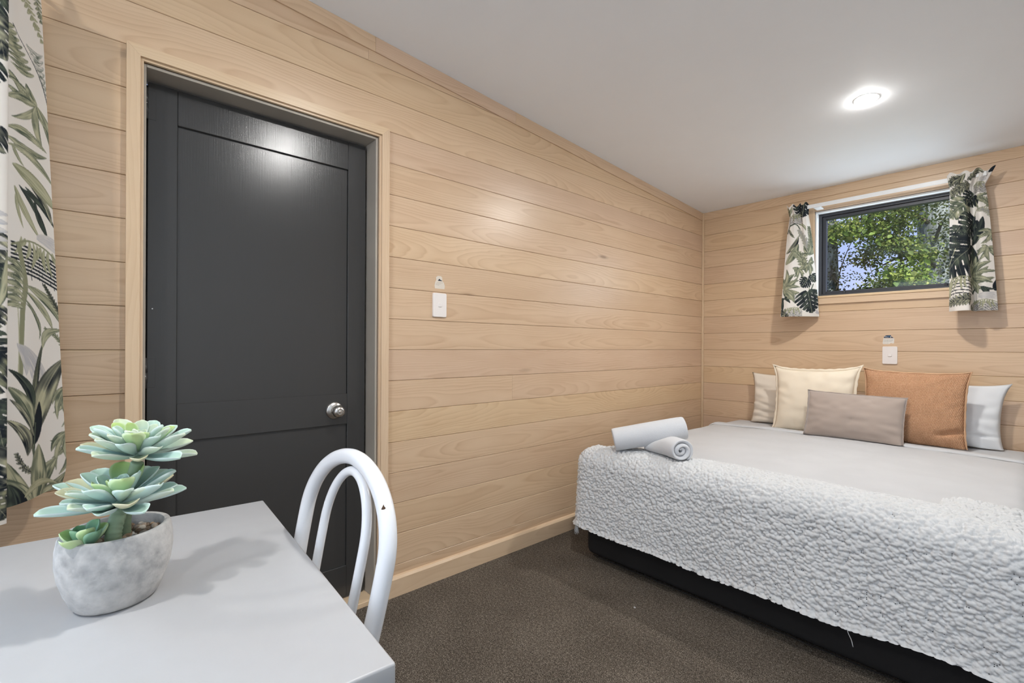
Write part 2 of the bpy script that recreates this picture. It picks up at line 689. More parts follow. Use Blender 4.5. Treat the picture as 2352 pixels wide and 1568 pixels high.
def backing(name, wall, holes, t0=0.013, t1=0.14):
    """the solid wall behind the boards, one mesh with the openings left out"""
    V, f = [], []
    a0, a1 = (YF, 0.14) if wall == 'L' else (-0.14, XR)
    for l, r, z0, z1 in panel_pieces(a0, a1, -0.02, 2.9, holes):
        b = len(V)
        for z in (z0, z1):
            if wall == 'L':
                zz = [min(z, ceil_z(l) + .05), min(z, ceil_z(r) + .05)]
                V += [(-t1, l, zz[0]), (-t0, l, zz[0]), (-t0, r, zz[1]), (-t1, r, zz[1])]
            else:
                zz = min(z, C0 + .02)
                V += [(l, t0, zz), (r, t0, zz), (r, t1, zz), (l, t1, zz)]
        f += [tuple(b + i for i in q) for q in ((3, 2, 1, 0), (4, 5, 6, 7), (0, 1, 5, 4), (1, 2, 6, 5), (2, 3, 7, 6), (3, 0, 4, 7))]
    return mk(name, V, f, M_groove, kind='structure')


DOOR = (-3.824, -3.003, 0.0, 2.052)                     # y0 y1 z0 z1
SIDE_W = (-5.55, -4.36, 0.95, 2.08)                     # window opening off to the left of the picture
BACK_W = (0.850, 1.660, 1.500, 2.125)                   # x0 x1 z0 z1
wall_left = backing('wall_left', 'L', [DOOR, SIDE_W])
wall_back = backing('wall_back', 'B', [BACK_W])


def board(poly, wall, parent, c=0.0017):
    """one board from its outline [(along, z)...], arrised top and bottom edges"""
    zs = [p_[1] for p_ in poly]
    mid = (min(zs) + max(zs)) / 2
    n = len(poly)
    V = []
    for d, ins in ((0.0128, 0.0), (c, 0.0), (0.0, c)):
        for (a, z) in poly:
            z2 = z - ins if z > mid else z + ins
            V.append((-d, a, z2) if wall == 'L' else (a, d, z2))
    f = []
    for i in range(2):
        for k in range(n):
            f.append((i * n + k, i * n + (k + 1) % n, (i + 1) * n + (k + 1) % n, (i + 1) * n + k))
    f.append(tuple(2 * n + k for k in range(n)))
    if wall == 'B':
        f = [tuple(reversed(q)) for q in f]
    mk('board', V, f, M_wall_l if wall == 'L' else M_wall_b, parent)


g = 0.0006
for k in range(-8, 12):
    z0, z1 = Z0 + k * BW + g, Z0 + (k + 1) * BW - g
    spans = [(YF, 0.0)]
    for (h0, h1, hz0, hz1) in (DOOR, SIDE_W):
        zc_ = (z0 + z1) / 2
        if hz0 - .05 < zc_ < hz1 + .02:
            spans = [s_ for a, b in spans for s_ in ([(a, h0 - .005), (h1 + .005, b)] if a < h0 and b > h1 else [(a, b)])]
    cuts = {-2: [-2.2], 9: [-3.05], 10: [-4.2]}.get(k, [])
    for cy in cuts:
        spans = [s_ for a, b in spans for s_ in ([(a, cy - .0004), (cy + .0004, b)] if a < cy < b else [(a, b)])]
    for a, b in spans:
        ya = (C0 - z1) / C1          # the ceiling is above the board's top for y < ya
        yb = (C0 - z0) / C1
        if a >= yb:
            continue
        if b <= ya:
            poly = [(a, z0), (b, z0), (b, z1), (a, z1)]
        else:
            bb = min(b, yb - .002)
            poly = [(a, z0), (bb, z0)]
            if b < yb - .002:
                poly.append((b, ceil_z(b)))
            if ya > a:
                poly += [(ya, z1), (a, z1)]
            else:
                poly.append((a, ceil_z(a)))
        board(poly, 'L', wall_left)
    if z0 < C0 - .01:
        zt = min(z1, C0)
        zc_ = (z0 + z1) / 2
        hx0, hx1, hz0, hz1 = BACK_W[0] - .004, BACK_W[1] + .004, BACK_W[2] - .004, BACK_W[3] + .004
        if zt <= hz0 or z0 >= hz1:
            parts = [(0.0, XR, z0, zt)]
        else:
            parts = [(0.0, hx0, z0, zt), (hx1, XR, z0, zt)]
            if z0 < hz0 - .004:
                parts.append((hx0, hx1, z0, hz0))
            if zt > hz1 + .004:
                parts.append((hx0, hx1, hz1, zt))
        for a, b, za, zb in parts:
            board([(a, za), (b, za), (b, zb), (a, zb)], 'B', wall_back)

# walls behind and beside the camera: plain boards the picture does not show, with a wide unglazed opening added in front to go with the fill light
M_far = plain('offwhite_wall_paint', (0.74, 0.74, 0.73, 1), 0.6, var=0.01)
slab('wall_right', [(XR, YF, 0), (XR + .12, YF, 0), (XR + .12, .14, 0), (XR, .14, 0)],
     [(XR, YF, 2.8), (XR + .12, YF, 2.8), (XR + .12, .14, 2.4), (XR, .14, 2.4)], M_far)
V, f = [], []
for l, r, z0, z1 in panel_pieces(-.14, XR + .12, 0, 2.75, [(0.25, 2.85, 0.2, 2.3)]):
    b = len(V)
    for z in (z0, z1):
        V += [(l, YF - .12, z), (r, YF - .12, z), (r, YF, z), (l, YF, z)]
    f += [tuple(b + i for i in q) for q in ((3, 2, 1, 0), (4, 5, 6, 7), (0, 1, 5, 4), (1, 2, 6, 5), (2, 3, 7, 6), (3, 0, 4, 7))]
mk('wall_front', V, f, M_far, kind='structure')

# trims
def base_run(name, y0, y1):
    prof = [(0.0002, 0.0), (0.020, 0.0), (0.020, 0.078), (0.012, 0.088), (0.0002, 0.090)]
    V = [(x, y, z) for y in (y0, y1) for x, z in prof]
    n = len(prof)
    f = [(i, i + 1, n + i + 1, n + i) for i in range(n - 1)] + [tuple(range(n)), tuple(reversed(range(n, 2 * n)))]
    return mk(name, V, [tuple(reversed(q)) for q in f], M_trim_y, kind='structure')


base_run('baseboard_left', DOOR[1] + .0475, 0.0)
base_run('baseboard_left', YF, DOOR[0] - .0440)
box('baseboard_back', (0.02, -0.020, 0), (XR, -0.0002, 0.088), M_trim_x, None, 0.002, 1, origin=(0, 0, 0), kind='structure')
# flat cover strips under the ceiling
for i, (y0, y1) in enumerate(((YF, -3.02), (-3.019, -2.19), (-2.189, 0.0))):
    V = []
    for x in (0.0003, 0.007):
        V += [(x, y0, ceil_z(y0) - .066), (x, y1, ceil_z(y1) - .066), (x, y1, ceil_z(y1) - .0005), (x, y0, ceil_z(y0) - .0005)]
    mk('trim_1', V, [(0, 1, 2, 3), (7, 6, 5, 4), (0, 4, 5, 1), (1, 5, 6, 2), (2, 6, 7, 3), (3, 7, 4, 0)], M_wall_l, kind='structure')
box('trim_2', (0.0, -0.006, C0 - .064), (XR, -0.0003, C0), M_wall_b, None, 0.001, 1, origin=(0, 0, 0), kind='structure')
box('trim_3', (0.0003, -0.016, 0.09), (0.016, -0.0003, C0 - .001), M_trim_z, None, 0.003, 2, origin=(0, 0, 0), kind='structure')

# ------------------------------------------------------------------ the door
DX = -0.085
door = empty('door_1', (DX, -3.41, 0.02), kind='structure')
dy0, dy1, dz0, dz1 = -3.805, -3.021, 0.026, 2.031
ST, TK = 0.085, 0.036


def dbox(name, y0, y1, z0, z1, x0=DX - TK, x1=DX, bev=0.0015):
    return box(name, (x0, y0, z0), (x1, y1, z1), M_door, door, bev, 1)


dbox('stile', dy0, -3.721, dz0, dz1)
dbox('stile', -3.101, dy1, dz0, dz1)
dbox('rail', -3.7206, -3.1014, 1.908, dz1)
dbox('rail', -3.7206, -3.1014, 0.788, 0.922)
dbox('rail', -3.7206, -3.1014, dz0, 0.163)
dbox('panel', -3.7204, -3.1016, 0.921, 1.909, DX - .030, DX - .010, 0.001)
dbox('panel', -3.7204, -3.1016, 0.162, 0.789, DX - .030, DX - .010, 0.001)
# jambs and stops
box('jamb', (-0.135, DOOR[0] - .001, 0.0), (-0.002, DOOR[0] + .009, 2.052), M_jamb, door, 0.001, 1)
box('jamb', (-0.135, DOOR[1] - .009, 0.0), (-0.002, DOOR[1] + .001, 2.052), M_jamb, door, 0.001, 1)
box('jamb', (-0.135, DOOR[0] + .0095, 2.042), (-0.002, DOOR[1] - .0095, 2.0525), M_jamb, door, 0.001, 1)
box('door_stop', (-0.135, DOOR[0] + .0095, 0.02), (DX - TK - .001, DOOR[0] + .022, 2.036), M_black, door, 0.001, 1)
box('door_stop', (-0.135, DOOR[1] - .022, 0.02), (DX - TK - .001, DOOR[1] - .0095, 2.036), M_black, door, 0.001, 1)
box('door_stop', (-0.135, DOOR[0] + .023, 2.022), (DX - TK - .001, DOOR[1] - .023, 2.0375), M_black, door, 0.001, 1)
box('sill', (-0.14, DOOR[0] + .001, -0.002), (0.004, DOOR[1] - .001, 0.020), M_trim_y, door, 0.002, 1)
# architraves with mitred corners: inner bead then flat face
ay0, ay1, az1, aw = DOOR[0] + .001, DOOR[1] + .002, 2.053, 0.044


def architrave(pts, mat):
    """pts: inner/outer line ends [(yi0,zi0),(yo0,zo0),(yo1,zo1),(yi1,zi1)]"""
    V = [(0.0003, y, z) for y, z in pts] + [(0.018, y, z) for y, z in pts]
    (a, b, c_, d) = [Vector((0.018, *q)) for q in pts]
    # stepped bead near the inner edge
    i0, i1 = a.lerp(b, 0.2), d.lerp(c_, 0.2)
    V = [(0.0003, *pts[0]), (0.0003, *pts[1]), (0.0003, *pts[2]), (0.0003, *pts[3]),
         (0.011, *pts[0]), (0.011, *pts[3]), (0.011, i0.y, i0.z), (0.011, i1.y, i1.z),
         (0.020, i0.y, i0.z), (0.020, i1.y, i1.z), (0.020, *pts[1]), (0.020, *pts[2])]
    f = [(0, 3, 5, 4), (4, 5, 7, 6), (6, 7, 9, 8), (8, 9, 11, 10), (10, 11, 2, 1), (0, 4, 6, 8, 10, 1), (3, 2, 11, 9, 7, 5), (0, 1, 2, 3)]
    o = mk('architrave', V, f, mat, door, False, wpos(door))
    bm = bmesh.new()
    bm.from_mesh(o.data)
    bmesh.ops.recalc_face_normals(bm, faces=bm.faces)
    bm.to_mesh(o.data)
    bm.free()


architrave([(ay0, 0.0), (ay0 - aw, 0.0), (ay0 - aw, az1 + aw), (ay0, az1)], M_trim_z)
architrave([(ay1, 0.0), (ay1 + aw, 0.0), (ay1 + aw, az1 + aw), (ay1, az1)], M_trim_z)
architrave([(ay0, az1 + .0003), (ay0 - aw + .0003, az1 + aw), (ay1 + aw - .0003, az1 + aw), (ay1, az1 + .0003)], M_trim_y)
for z in (1.955, 1.035):
    hg = tube('hinge', [(DX + .006, -3.8105, z - .052), (DX + .006, -3.8105, z + .052)], 0.0065, M_door, door, 12)
    for dz in (-.018, .018):
        tube('knuckle', [(DX + .006, -3.8105, z + dz - .016), (DX + .006, -3.8105, z + dz + .016)], 0.0075, M_door, hg, 12)
    box('leaf', (DX - .002, -3.8045, z - .05), (DX + .0012, -3.782, z + .05), M_door, hg, 0.0005, 1, origin=wpos(hg))
KY, KZ = -3.158, 0.852
knob = lathe('door_knob', [(0.0, 0.020), (0.013, 0.020), (0.013, 0.026), (0.016, 0.030), (0.024, 0.036), (0.0265, 0.046), (0.0245, 0.056), (0.018, 0.063), (0.013, 0.065), (0.0115, 0.062), (0.0, 0.062)], M_metal, (DX, KY, KZ), door, 32, 'x')
lathe('rose', [(0.0, 0.0), (0.037, 0.0), (0.037, 0.003), (0.033, 0.008), (0.018, 0.011), (0.014, 0.022), (0.0, 0.022)], M_metal, (DX, KY, KZ), knob, 36, 'x')
lathe('privacy_button', [(0.0, 0.060), (0.0065, 0.060), (0.0065, 0.066), (0.005, 0.067), (0.0, 0.067)], M_metal, (DX, KY, KZ), knob, 20, 'x')

# ------------------------------------------------------------------ the back window
win = empty('window_1', (1.255, 0.0, 1.5), kind='structure')
x0, x1, wz0, wz1 = BACK_W


def wbox(name, lo, hi, mat, bev=0.0012, parent=None):
    return box(name, lo, hi, mat, parent or win, bev, 1)


# reveal lining
wbox('reveal', (x0, 0.0, wz0 + .012), (x0 + .010, 0.075, wz1 - .012), M_white_paint)
wbox('reveal', (x1 - .010, 0.0, wz0 + .012), (x1, 0.075, wz1 - .012), M_white_paint)
wbox('reveal', (x0, 0.0, wz1 - .012), (x1, 0.075, wz1), M_white_paint)
wbox('sill', (x0 - .004, -0.018, wz0 - .006), (x1 + .004, 0.075, wz0 + .010), M_trim_x)
# frame and sash
fx0, fx1, fz0, fz1 = x0 + .010, x1 - .010, wz0 + .010, wz1 - .012


def frame(name, X0, X1, Zb, Zt, w, ya, yb, parent, mat=M_alu):
    wbox(name, (X0, ya, Zb), (X0 + w, yb, Zt), mat, 0.0015, parent)
    wbox(name, (X1 - w, ya, Zb), (X1, yb, Zt), mat, 0.0015, parent)
    wbox(name, (X0 + w, ya, Zt - w), (X1 - w, yb, Zt), mat, 0.0015, parent)
    wbox(name, (X0 + w, ya, Zb), (X1 - w, yb, Zb + w), mat, 0.0015, parent)


frame('outer_frame', fx0, fx1, fz0, fz1, 0.019, 0.052, 0.12, win)
frame('sash_bar', fx0 + .0195, fx1 - .0195, fz0 + .0155, fz1 - .0195, 0.021, 0.066, 0.11, win)
pane = wbox('pane', (fx0 + .038, 0.086, fz0 + .034), (fx1 - .038, 0.090, fz1 - .038), M_glass, 0)
for cx_ in (0.96, 1.50):
    st = wbox('window_stay', (cx_ - .055, 0.060, fz0 + .016), (cx_ + .055, 0.068, fz0 + .024), M_alu)
    lathe('pivot', [(0.0, 0.0), (0.008, 0.0), (0.008, 0.012), (0.005, 0.015), (0.0, 0.015)], M_alu, (cx_ + .055, 0.062, fz0 + .020), st, 14, 'z')
# architraves
for nm, lo, hi, m_ in (('architrave', (x0 - .046, -0.014, wz0 - .052), (x0 - .002, -0.0003, wz1 + .046), M_trim_z),
                       ('architrave', (x1 + .002, -0.014, wz0 - .052), (x1 + .046, -0.0003, wz1 + .046), M_trim_z),
                       ('architrave', (x0 - .0018, -0.014, wz1 + .002), (x1 + .0018, -0.0003, wz1 + .046), M_trim_x),
                       ('architrave', (x0 - .0018, -0.014, wz0 - .050), (x1 + .0018, -0.0003, wz0 - .0062), M_trim_x)):
    wbox(nm, lo, hi, m_, 0.002)

# the window on the left wall, outside the picture, that lights the chair and the plant
win2 = empty('window_2', (0.0, -4.95, 0.95), kind='structure')
for (a, b, c_, d) in ((SIDE_W[0], SIDE_W[0] + .045, SIDE_W[2], SIDE_W[3]), (SIDE_W[1] - .045, SIDE_W[1], SIDE_W[2], SIDE_W[3]),
                      (SIDE_W[0] + .045, SIDE_W[1] - .045, SIDE_W[3] - .045, SIDE_W[3]), (SIDE_W[0] + .045, SIDE_W[1] - .045, SIDE_W[2], SIDE_W[2] + .045)):
    box('outer_frame', (-0.07, a, c_), (-0.03, b, d), M_alu, win2, 0.0015, 1)
box('pane', (-0.052, SIDE_W[0] + .04, SIDE_W[2] + .04), (-0.048, SIDE_W[1] - .04, SIDE_W[3] - .04), M_glass, win2)

# ------------------------------------------------------------------ downlights
for i, (lx, ly, lab) in enumerate(((1.375, -1.10, 'round recessed downlight glowing in the white ceiling above the bed'),
                                   (1.340, -2.96, 'round recessed downlight in the ceiling beside the black door, above the frame'),
                                   (1.340, -4.82, 'round recessed downlight in the ceiling behind the camera'))):
    lz = ceil_z(ly)
    d = empty('downlight', (lx, ly, lz), lab, 'downlight', 'ceiling downlights')
    tilt = math.atan(C1)
    for nm, prof, mt in (('trim_ring', [(0.0472, -0.0002), (0.0540, -0.0002), (0.0536, -0.0008), (0.0500, -0.0014), (0.0472, -0.0012)], M_white_paint),
                         ('lens', [(0.0, -0.0080), (0.012, -0.0076), (0.026, -0.0060), (0.038, -0.0038), (0.0465, -0.0016), (0.0470, -0.0010), (0.0, -0.0010)], M_lamp)):
        o = lathe(nm, prof, mt, (lx, ly, lz), d, 36, 'z')
        o.rotation_euler = (-tilt, 0, 0)

# ------------------------------------------------------------------ the bed
BX0, BX1, BYF, BYH = 0.30, 1.930, -1.935, -0.035
BZ = 0.565                                            # top of the made bed


def rrect(x0, x1, y0, y1, r, n=8):
    """counter-clockwise rounded rectangle"""
    P = []
    for cx, cy, a0 in ((x1 - r, y1 - r, 0), (x0 + r, y1 - r, 90), (x0 + r, y0 + r, 180), (x1 - r, y0 + r, 270)):
        for k in range(n + 1):
            a = radians(a0 + 90 * k / n)
            P.append((cx + r * cos(a), cy + r * sin(a)))
    return P


def soft_block(name, x0, x1, y0, y1, z0, z1, r, edge, mat, parent=None, **kw):
    """upholstered block: rounded plan corners, softly rolled top and bottom edges"""
    rings = []
    for k in range(7):
        a = pi / 2 * k / 6
        rings.append((edge * (1 - sin(a)), z0 + edge * (1 - cos(a))))
    for k in range(7):
        a = pi / 2 * k / 6
        rings.append((edge * (1 - cos(a)), z1 - edge * (1 - sin(a))))
    V, n = [], None
    for ins, z in rings:
        P = rrect(x0 + ins, x1 - ins, y0 + ins, y1 - ins, max(r - ins, .004))
        n = len(P)
        V += [(x, y, z) for x, y in P]
    f = []
    for i in range(len(rings) - 1):
        for k in range(n):
            f.append((i * n + k, i * n + (k + 1) % n, (i + 1) * n + (k + 1) % n, (i + 1) * n + k))
    f.append(tuple(range(n - 1, -1, -1)))
    f.append(tuple((len(rings) - 1) * n + k for k in range(n)))
    o = mk(name, V, f, mat, parent, True, wpos(parent) if parent else ((x0 + x1) / 2, (y0 + y1) / 2, z0), **kw)
    o.data.set_sharp_from_angle(angle=radians(60))
    return o


base = empty('divan_bed', ((BX0 + BX1) / 2, (BYF + BYH) / 2, 0.0), 'black fabric covered divan base on the carpet under the white bedding', 'bed')
soft_block('body', BX0, BX1, BYF, BYH, 0.018, 0.330, 0.05, 0.030, M_base, base)
for fx in (BX0 + .12, BX1 - .12):
    for fy in (BYF + .14, BYH - .14):
        lathe('foot', [(0, 0), (.022, 0), (.024, .004), (.024, .019), (0, .019)], M_black, (fx, fy, 0), base, 14)
tube('bottom_seam', [(x, BYF + .004, 0.019 + 0.001 * sin(x * 40)) for x in np.linspace(BX0 + .06, BX1 - .06, 40)], 0.0022, M_base, base, 6)
mattress = soft_block('mattress', BX0 - .012, BX1 + .012, BYF - .012, BYH, 0.331, 0.548, 0.07, 0.045, M_sheet, None,
           label='thick white mattress on the black bed base, under the bedclothes', cat='mattress')


def drape1(s, half, rad, flat_drop):
    """unrolled distance from the middle -> (offset, drop): flat, then a rolled edge, then hanging"""
    a = np.abs(s)
    f0 = half - rad
    x = np.where(a < f0, a, 0.0)
    d = np.zeros_like(a)
    q = np.clip((a - f0) / rad, 0, pi / 2)
    x = np.where(a >= f0, f0 + rad * np.sin(q), x)
    d = np.where(a >= f0, rad * (1 - np.cos(q)), d)
    over = np.clip(a - (f0 + rad * pi / 2), 0, None)
    d = d + over
    return np.sign(s) * x, d


def vnoise(x, y, seed=0):
    """cheap smooth value noise"""
    xi, yi = np.floor(x).astype(np.int64), np.floor(y).astype(np.int64)
    fx, fy = x - xi, y - yi
    fx, fy = fx * fx * (3 - 2 * fx), fy * fy * (3 - 2 * fy)

    def h(a, b):
        n = (a * 374761393 + b * 668265263 + seed * 1274126177) & 0x7fffffff
        n = ((n ^ (n >> 13)) * 1274126177) & 0x7fffffff
        return ((n ^ (n >> 16)) & 0xffff) / 65535.0
    return (h(xi, yi) * (1 - fx) + h(xi + 1, yi) * fx) * (1 - fy) + (h(xi, yi + 1) * (1 - fx) + h(xi + 1, yi + 1) * fx) * fy


def cover(name, y_head, top, hang, rad, mat, x_half, y_foot, seed, lift=0.0, **kw):
    cx = (BX0 + BX1) / 2
    su = np.arange(-(x_half + hang), x_half + hang + .001, 0.016)
    sv = np.arange(y_head, y_foot - hang - .001, -0.016)
    S, T = np.meshgrid(su, sv, indexing='ij')
    X, dx = drape1(S, x_half, rad, 0)
    ymid = -0.9
    Yl, dy = drape1(np.minimum(T - ymid, 0), abs(y_foot - ymid), rad, 0)
    Y = np.where(T < ymid, ymid + Yl, T)
    Z = top - np.maximum(dx, dy) - 0.25 * np.minimum(dx, dy)
    wr = (vnoise(S * 5, T * 4, seed) - .5) * 0.007 + (vnoise(S * 16 + T * 5, T * 9, seed + 1) - .5) * 0.0025
    # a little crown in the middle of the bed
    crown = 0.010 * np.clip(1 - (S / x_half) ** 2, 0, 1)
    Z = Z + wr + crown
    # long diagonal tension creases near the right-hand edge and the foot
    for (ax, ay, bx, by, hgt, wd) in ((.47, -.55, .74, -1.0, .003, .030), (.25, -.9, .50, -1.35, .002, .035), (-.55, -.75, -.25, -1.35, .002, .035), (-.1, -.7, .45, -.95, .002, .03)):
        L = math.hypot(bx - ax, by - ay)
        tt = np.clip(((S - ax) * (bx - ax) + (T - ay) * (by - ay)) / L / L, 0, 1)
        dd = np.hypot(S - (ax + tt * (bx - ax)), T - (ay + tt * (by - ay)))
        Z += hgt * np.exp(-(dd / wd) ** 2) * np.sin(np.clip(tt, .02, .98) * pi)
    Z = np.maximum(Z + lift, 0.05)
    V = np.stack([cx + X, Y, Z], -1).reshape(-1, 3)
    o = fast_mesh(name, V, grid_np(len(su), len(sv)), mat, None, True, None, (cx, -0.95, top - hang), **kw)
    return o, (su, sv, cx)


XH = (BX1 - BX0) / 2 + .016
sheet, _ = cover('fitted_sheet', -0.05, BZ - .010, 0.16, 0.060, M_sheet, XH - .004, BYF - .010, 3)
place(sheet, (sheet.location.x, sheet.location.y, sheet.location.z), mattress)
cov, _ = cover('coverlet', -0.40, BZ, 0.21, 0.070, M_sheet, XH + .004, BYF - .020, 5,
               label='smooth white coverlet spread over the whole bed, folded edge near pillows', cat='coverlet')
md = cov.modifiers.new('thick', 'SOLIDIFY')
md.thickness = 0.006
md.offset = 1
# turned-down hem band at the head of the coverlet
su = np.arange(-(XH + .20), XH + .201, 0.016)
hv = np.array([-.398, -.404, -.41, -.43, -.45, -.468, -.474, -.478])
hz = np.array([.000, .006, .009, .0105, .0105, .0095, .006, -.001])
S, T = np.meshgrid(su, hv, indexing='ij')
X, dx = drape1(S, XH + .006, 0.070, 0)
Zb = BZ - dx + 0.010 * np.clip(1 - (S / XH) ** 2, 0, 1) + (vnoise(S * 5, T * 4, 5) - .5) * 0.007 + hz[None, :] + .002
Yh = T - 0.02 * np.clip(np.abs(S) - .5, 0, 1)
fast_mesh('hem', np.stack([(BX0 + BX1) / 2 + X + np.sign(S) * .004, Yh, Zb], -1).reshape(-1, 3), grid_np(len(su), len(hv)), M_sheet, cov, True, None, wpos(cov))

# ------------------------------------------------------------------ the boucle throw over the foot of the bed
TX0, TX1, TYF, TR = 0.272, 1.968, -1.990, 0.075
TZ = 0.588


def throw():
    st = 0.0027
    # plan path: a little of the left side, round the corner, along the foot, round the right corner
    path = [(TX0 + .004, TYF + TR + .055), (TX0, TYF + TR)]
    for k in range(1, 13):
        a = pi + pi / 2 * k / 12
        path.append((TX0 + TR + TR * cos(a), TYF + TR + TR * sin(a)))
    path.append((TX1 - TR, TYF))
    for k in range(1, 13):
        a = 1.5 * pi + pi / 2 * k / 12
        path.append((TX1 - TR + TR * cos(a), TYF + TR + TR * sin(a)))
    path.append((TX1, TYF + TR + .30))
    P = np.array(path)
    L = np.concatenate([[0], np.cumsum(np.hypot(*np.diff(P, axis=0).T))])
    u = np.arange(0, L[-1], st)
    px = np.interp(u, L, P[:, 0])
    py = np.interp(u, L, P[:, 1])
    tx, ty = np.gradient(px), np.gradient(py)
    # smooth the outward normals
    nx, ny = ty, -tx
    ker = np.ones(15) / 15
    nx = np.convolve(np.pad(nx, 7, 'edge'), ker, 'valid')
    ny = np.convolve(np.pad(ny, 7, 'edge'), ker, 'valid')
    nn = np.hypot(nx, ny)
    nx, ny = nx / nn, ny / nn
    RR = 0.085
    inner = 0.250
    drop = 0.418
    vl = (inner - RR) + RR * pi / 2 + (drop - RR)
    v = np.arange(0, vl, st)
    Ug, Vg = np.meshgrid(u, v, indexing='ij')
    # the upper edge wanders a little
    edge = 0.022 * np.sin(u * 3.1 + .6) + 0.014 * np.sin(u * 7.7) + 0.010 * np.sin(u * 17)
    edge = edge * np.clip((TX1 - .32 - px) / .25, 0, 1) * np.clip((px - TX0 - .28) / .2, 0, 1)
    q = np.clip((v - (inner - RR)) / RR, 0, pi / 2)
    ins = np.where(v < inner - RR, inner - v, RR - RR * np.sin(q))
    zz = np.where(v < inner - RR, 0, -RR * (1 - np.cos(q))) - np.clip(v - (inner - RR) - RR * pi / 2, 0, None)
    INS = ins[None, :] + np.where(ins > RR, (ins - RR) / (inner - RR), 0)[None, :] * edge[:, None]
    # corners: collapse the inset rectangle
    X = px[:, None] - nx[:, None] * INS
    Y = py[:, None] - ny[:, None] * INS
    cornerx = (np.abs(nx) > .02) & (np.abs(ny) > .02)
    lim_x0, lim_x1 = TX0 + INS, TX1 - INS
    X = np.where(INS > TR, np.clip(X, lim_x0, lim_x1), X)
    Y = np.where((INS > TR), np.maximum(Y, TYF + INS), Y)
    below = np.clip((v - (inner - RR) - RR * pi / 2) / (drop - RR), 0, 1)
    # hanging part: soft vertical waves and a slightly kicked-out hem
    wave = (0.006 * np.sin(u * 6.3) + 0.005 * np.sin(u * 11.1 + 1))[:, None] * below[None, :]
    kick = 0.012 * np.clip((below - .90) / .10, 0, 1) ** 2
    OUT = wave + kick[None, :] + 0.008 * below[None, :]
    hem = (0.006 * np.sin(u * 5.1) + .005 * np.sin(u * 13))[:, None] * below[None, :]
    Z = TZ + zz[None, :] + hem + 0.010 * np.clip(1 - ((X - (TX0 + TX1) / 2) / .83) ** 2, 0, 1) * np.clip(INS / .15, 0, 1)
    Z = Z - .011 * np.clip((inner + edge[:, None] + .004 - INS) < .0, 0, 1) - .017 * np.clip((.050 - v) / .050, 0, 1)[None, :] ** 1.3
    # nubs
    A, B = 0.0128, 0.0098
    gu, gv = Ug / A, Vg / B
    gu = gu + 0.5 * (np.floor(gv) % 2)
    H = np.zeros_like(gu)
    iu, iv = np.floor(Ug / A).astype(int), np.floor(Vg / B).astype(int)
    rs = np.random.RandomState(4)
    nu_, nv_ = iu.max() + 5, iv.max() + 5
    jx, jy = rs.rand(nu_, nv_), rs.rand(nu_, nv_)
    rad = 0.45 + 0.85 * rs.rand(nu_, nv_)
    for a in (-2, -1, 0, 1, 2):
        for b in (-2, -1, 0, 1, 2):
            ca, cb = np.clip(iu + a + 2, 0, nu_ - 1), np.clip(iv + b + 2, 0, nv_ - 1)
            cx_ = (iu + a + jx[ca, cb]) * A
            cy_ = (iv + b + jy[ca, cb]) * B
            r_ = rad[ca, cb]
            d2 = ((Ug - cx_) / (A * .72 * r_)) ** 2 + ((Vg - cy_) / (B * .78 * r_)) ** 2
            H = np.maximum(H, np.sqrt(np.clip(1 - d2, 0, 1)) * (0.45 + .55 * r_))
    fine = vnoise(Ug / .0036, Vg / .0036, 8) + .7 * vnoise(Ug / .0065, Vg / .0055, 9) - .85 + 1.2 * vnoise(Ug / .022, Vg / .016, 6)
    Hh = 0.0092 * H + 0.0024 * fine
    # where the cloth bunches at the corners the pile lies flat
    spc = np.hypot(np.gradient(X, axis=0), np.gradient(Y, axis=0)) / st
    fct = np.clip(spc / .75, 0, 1) ** 2
    Hh = Hh * fct + .0055 * (1 - fct)
    # analytic base normals from the unrolled surface
    base_ = np.stack([X, Y, Z], -1)
    base_[..., 0] += nx[:, None] * OUT
    base_[..., 1] += ny[:, None] * OUT
    up = np.where(v < inner - RR, 1.0, np.cos(q))
    sd = np.sqrt(1 - up ** 2)
    N = np.stack([nx[:, None] * sd[None, :], ny[:, None] * sd[None, :], np.broadcast_to(up[None, :], Hh.shape)], -1)
    V = (base_ + N * Hh[..., None]).reshape(-1, 3)
    Q = grid_np(len(u), len(v))
    # open weave between the nubs: tiny gaps where the pile is thin
    Hq = H.reshape(-1)[Q].max(1)
    ii, jj = Q[:, 0] // len(v), Q[:, 0] % len(v)
    gap = (fct.reshape(-1)[Q].min(1) > .8) & (Hq < 0.22) & (ii % 2 == 0) & (jj % 2 == 0) & (vnoise(Ug / .020, Vg / .045, 21).reshape(-1)[Q[:, 0]] > .50) & (rs.rand(len(Q)) < .8)
    Q = Q[~gap]
    return V, Q, (u, px, py, nx, ny)


tv, tq, tinfo = throw()
throw_o = fast_mesh('throw_blanket', tv, tq, M_throw, None, True, None, (1.07, -1.99, 0.175),
                    label='nubbly white boucle throw draped over the foot of the bed', cat='throw')
# tassels on the left corner and loose yarn ends along the hem
for i, (tx, ty, tz, ln) in enumerate(((0.283, -1.985, 0.176, .050), (0.297, -1.992, 0.172, .044), (0.268, -1.945, 0.23, .035))):
    t = tube('tassel', [(tx, ty, tz + .012), (tx, ty, tz - .004)], 0.0055, M_throw, throw_o, 8)
    for k in range(8):
        a = k * 2.4
        dx_, dy_ = .006 * cos(a), .006 * sin(a)
        tube('yarn', [(tx + dx_ * .4, ty + dy_ * .4, tz), (tx + dx_, ty + dy_, tz - ln * .5), (tx + dx_ * 1.5 + .002 * sin(k), ty + dy_ * 1.5, tz - ln * (0.85 + .2 * sin(k * 3)))], 0.0014, M_throw, t, 5)
tube('loose_thread', catmull([(1.519, -2.012, 0.186), (1.520, -2.016, .165), (1.530, -2.014, .140), (1.535, -2.013, .118)], 6), 0.0011, M_throw, throw_o, 6)
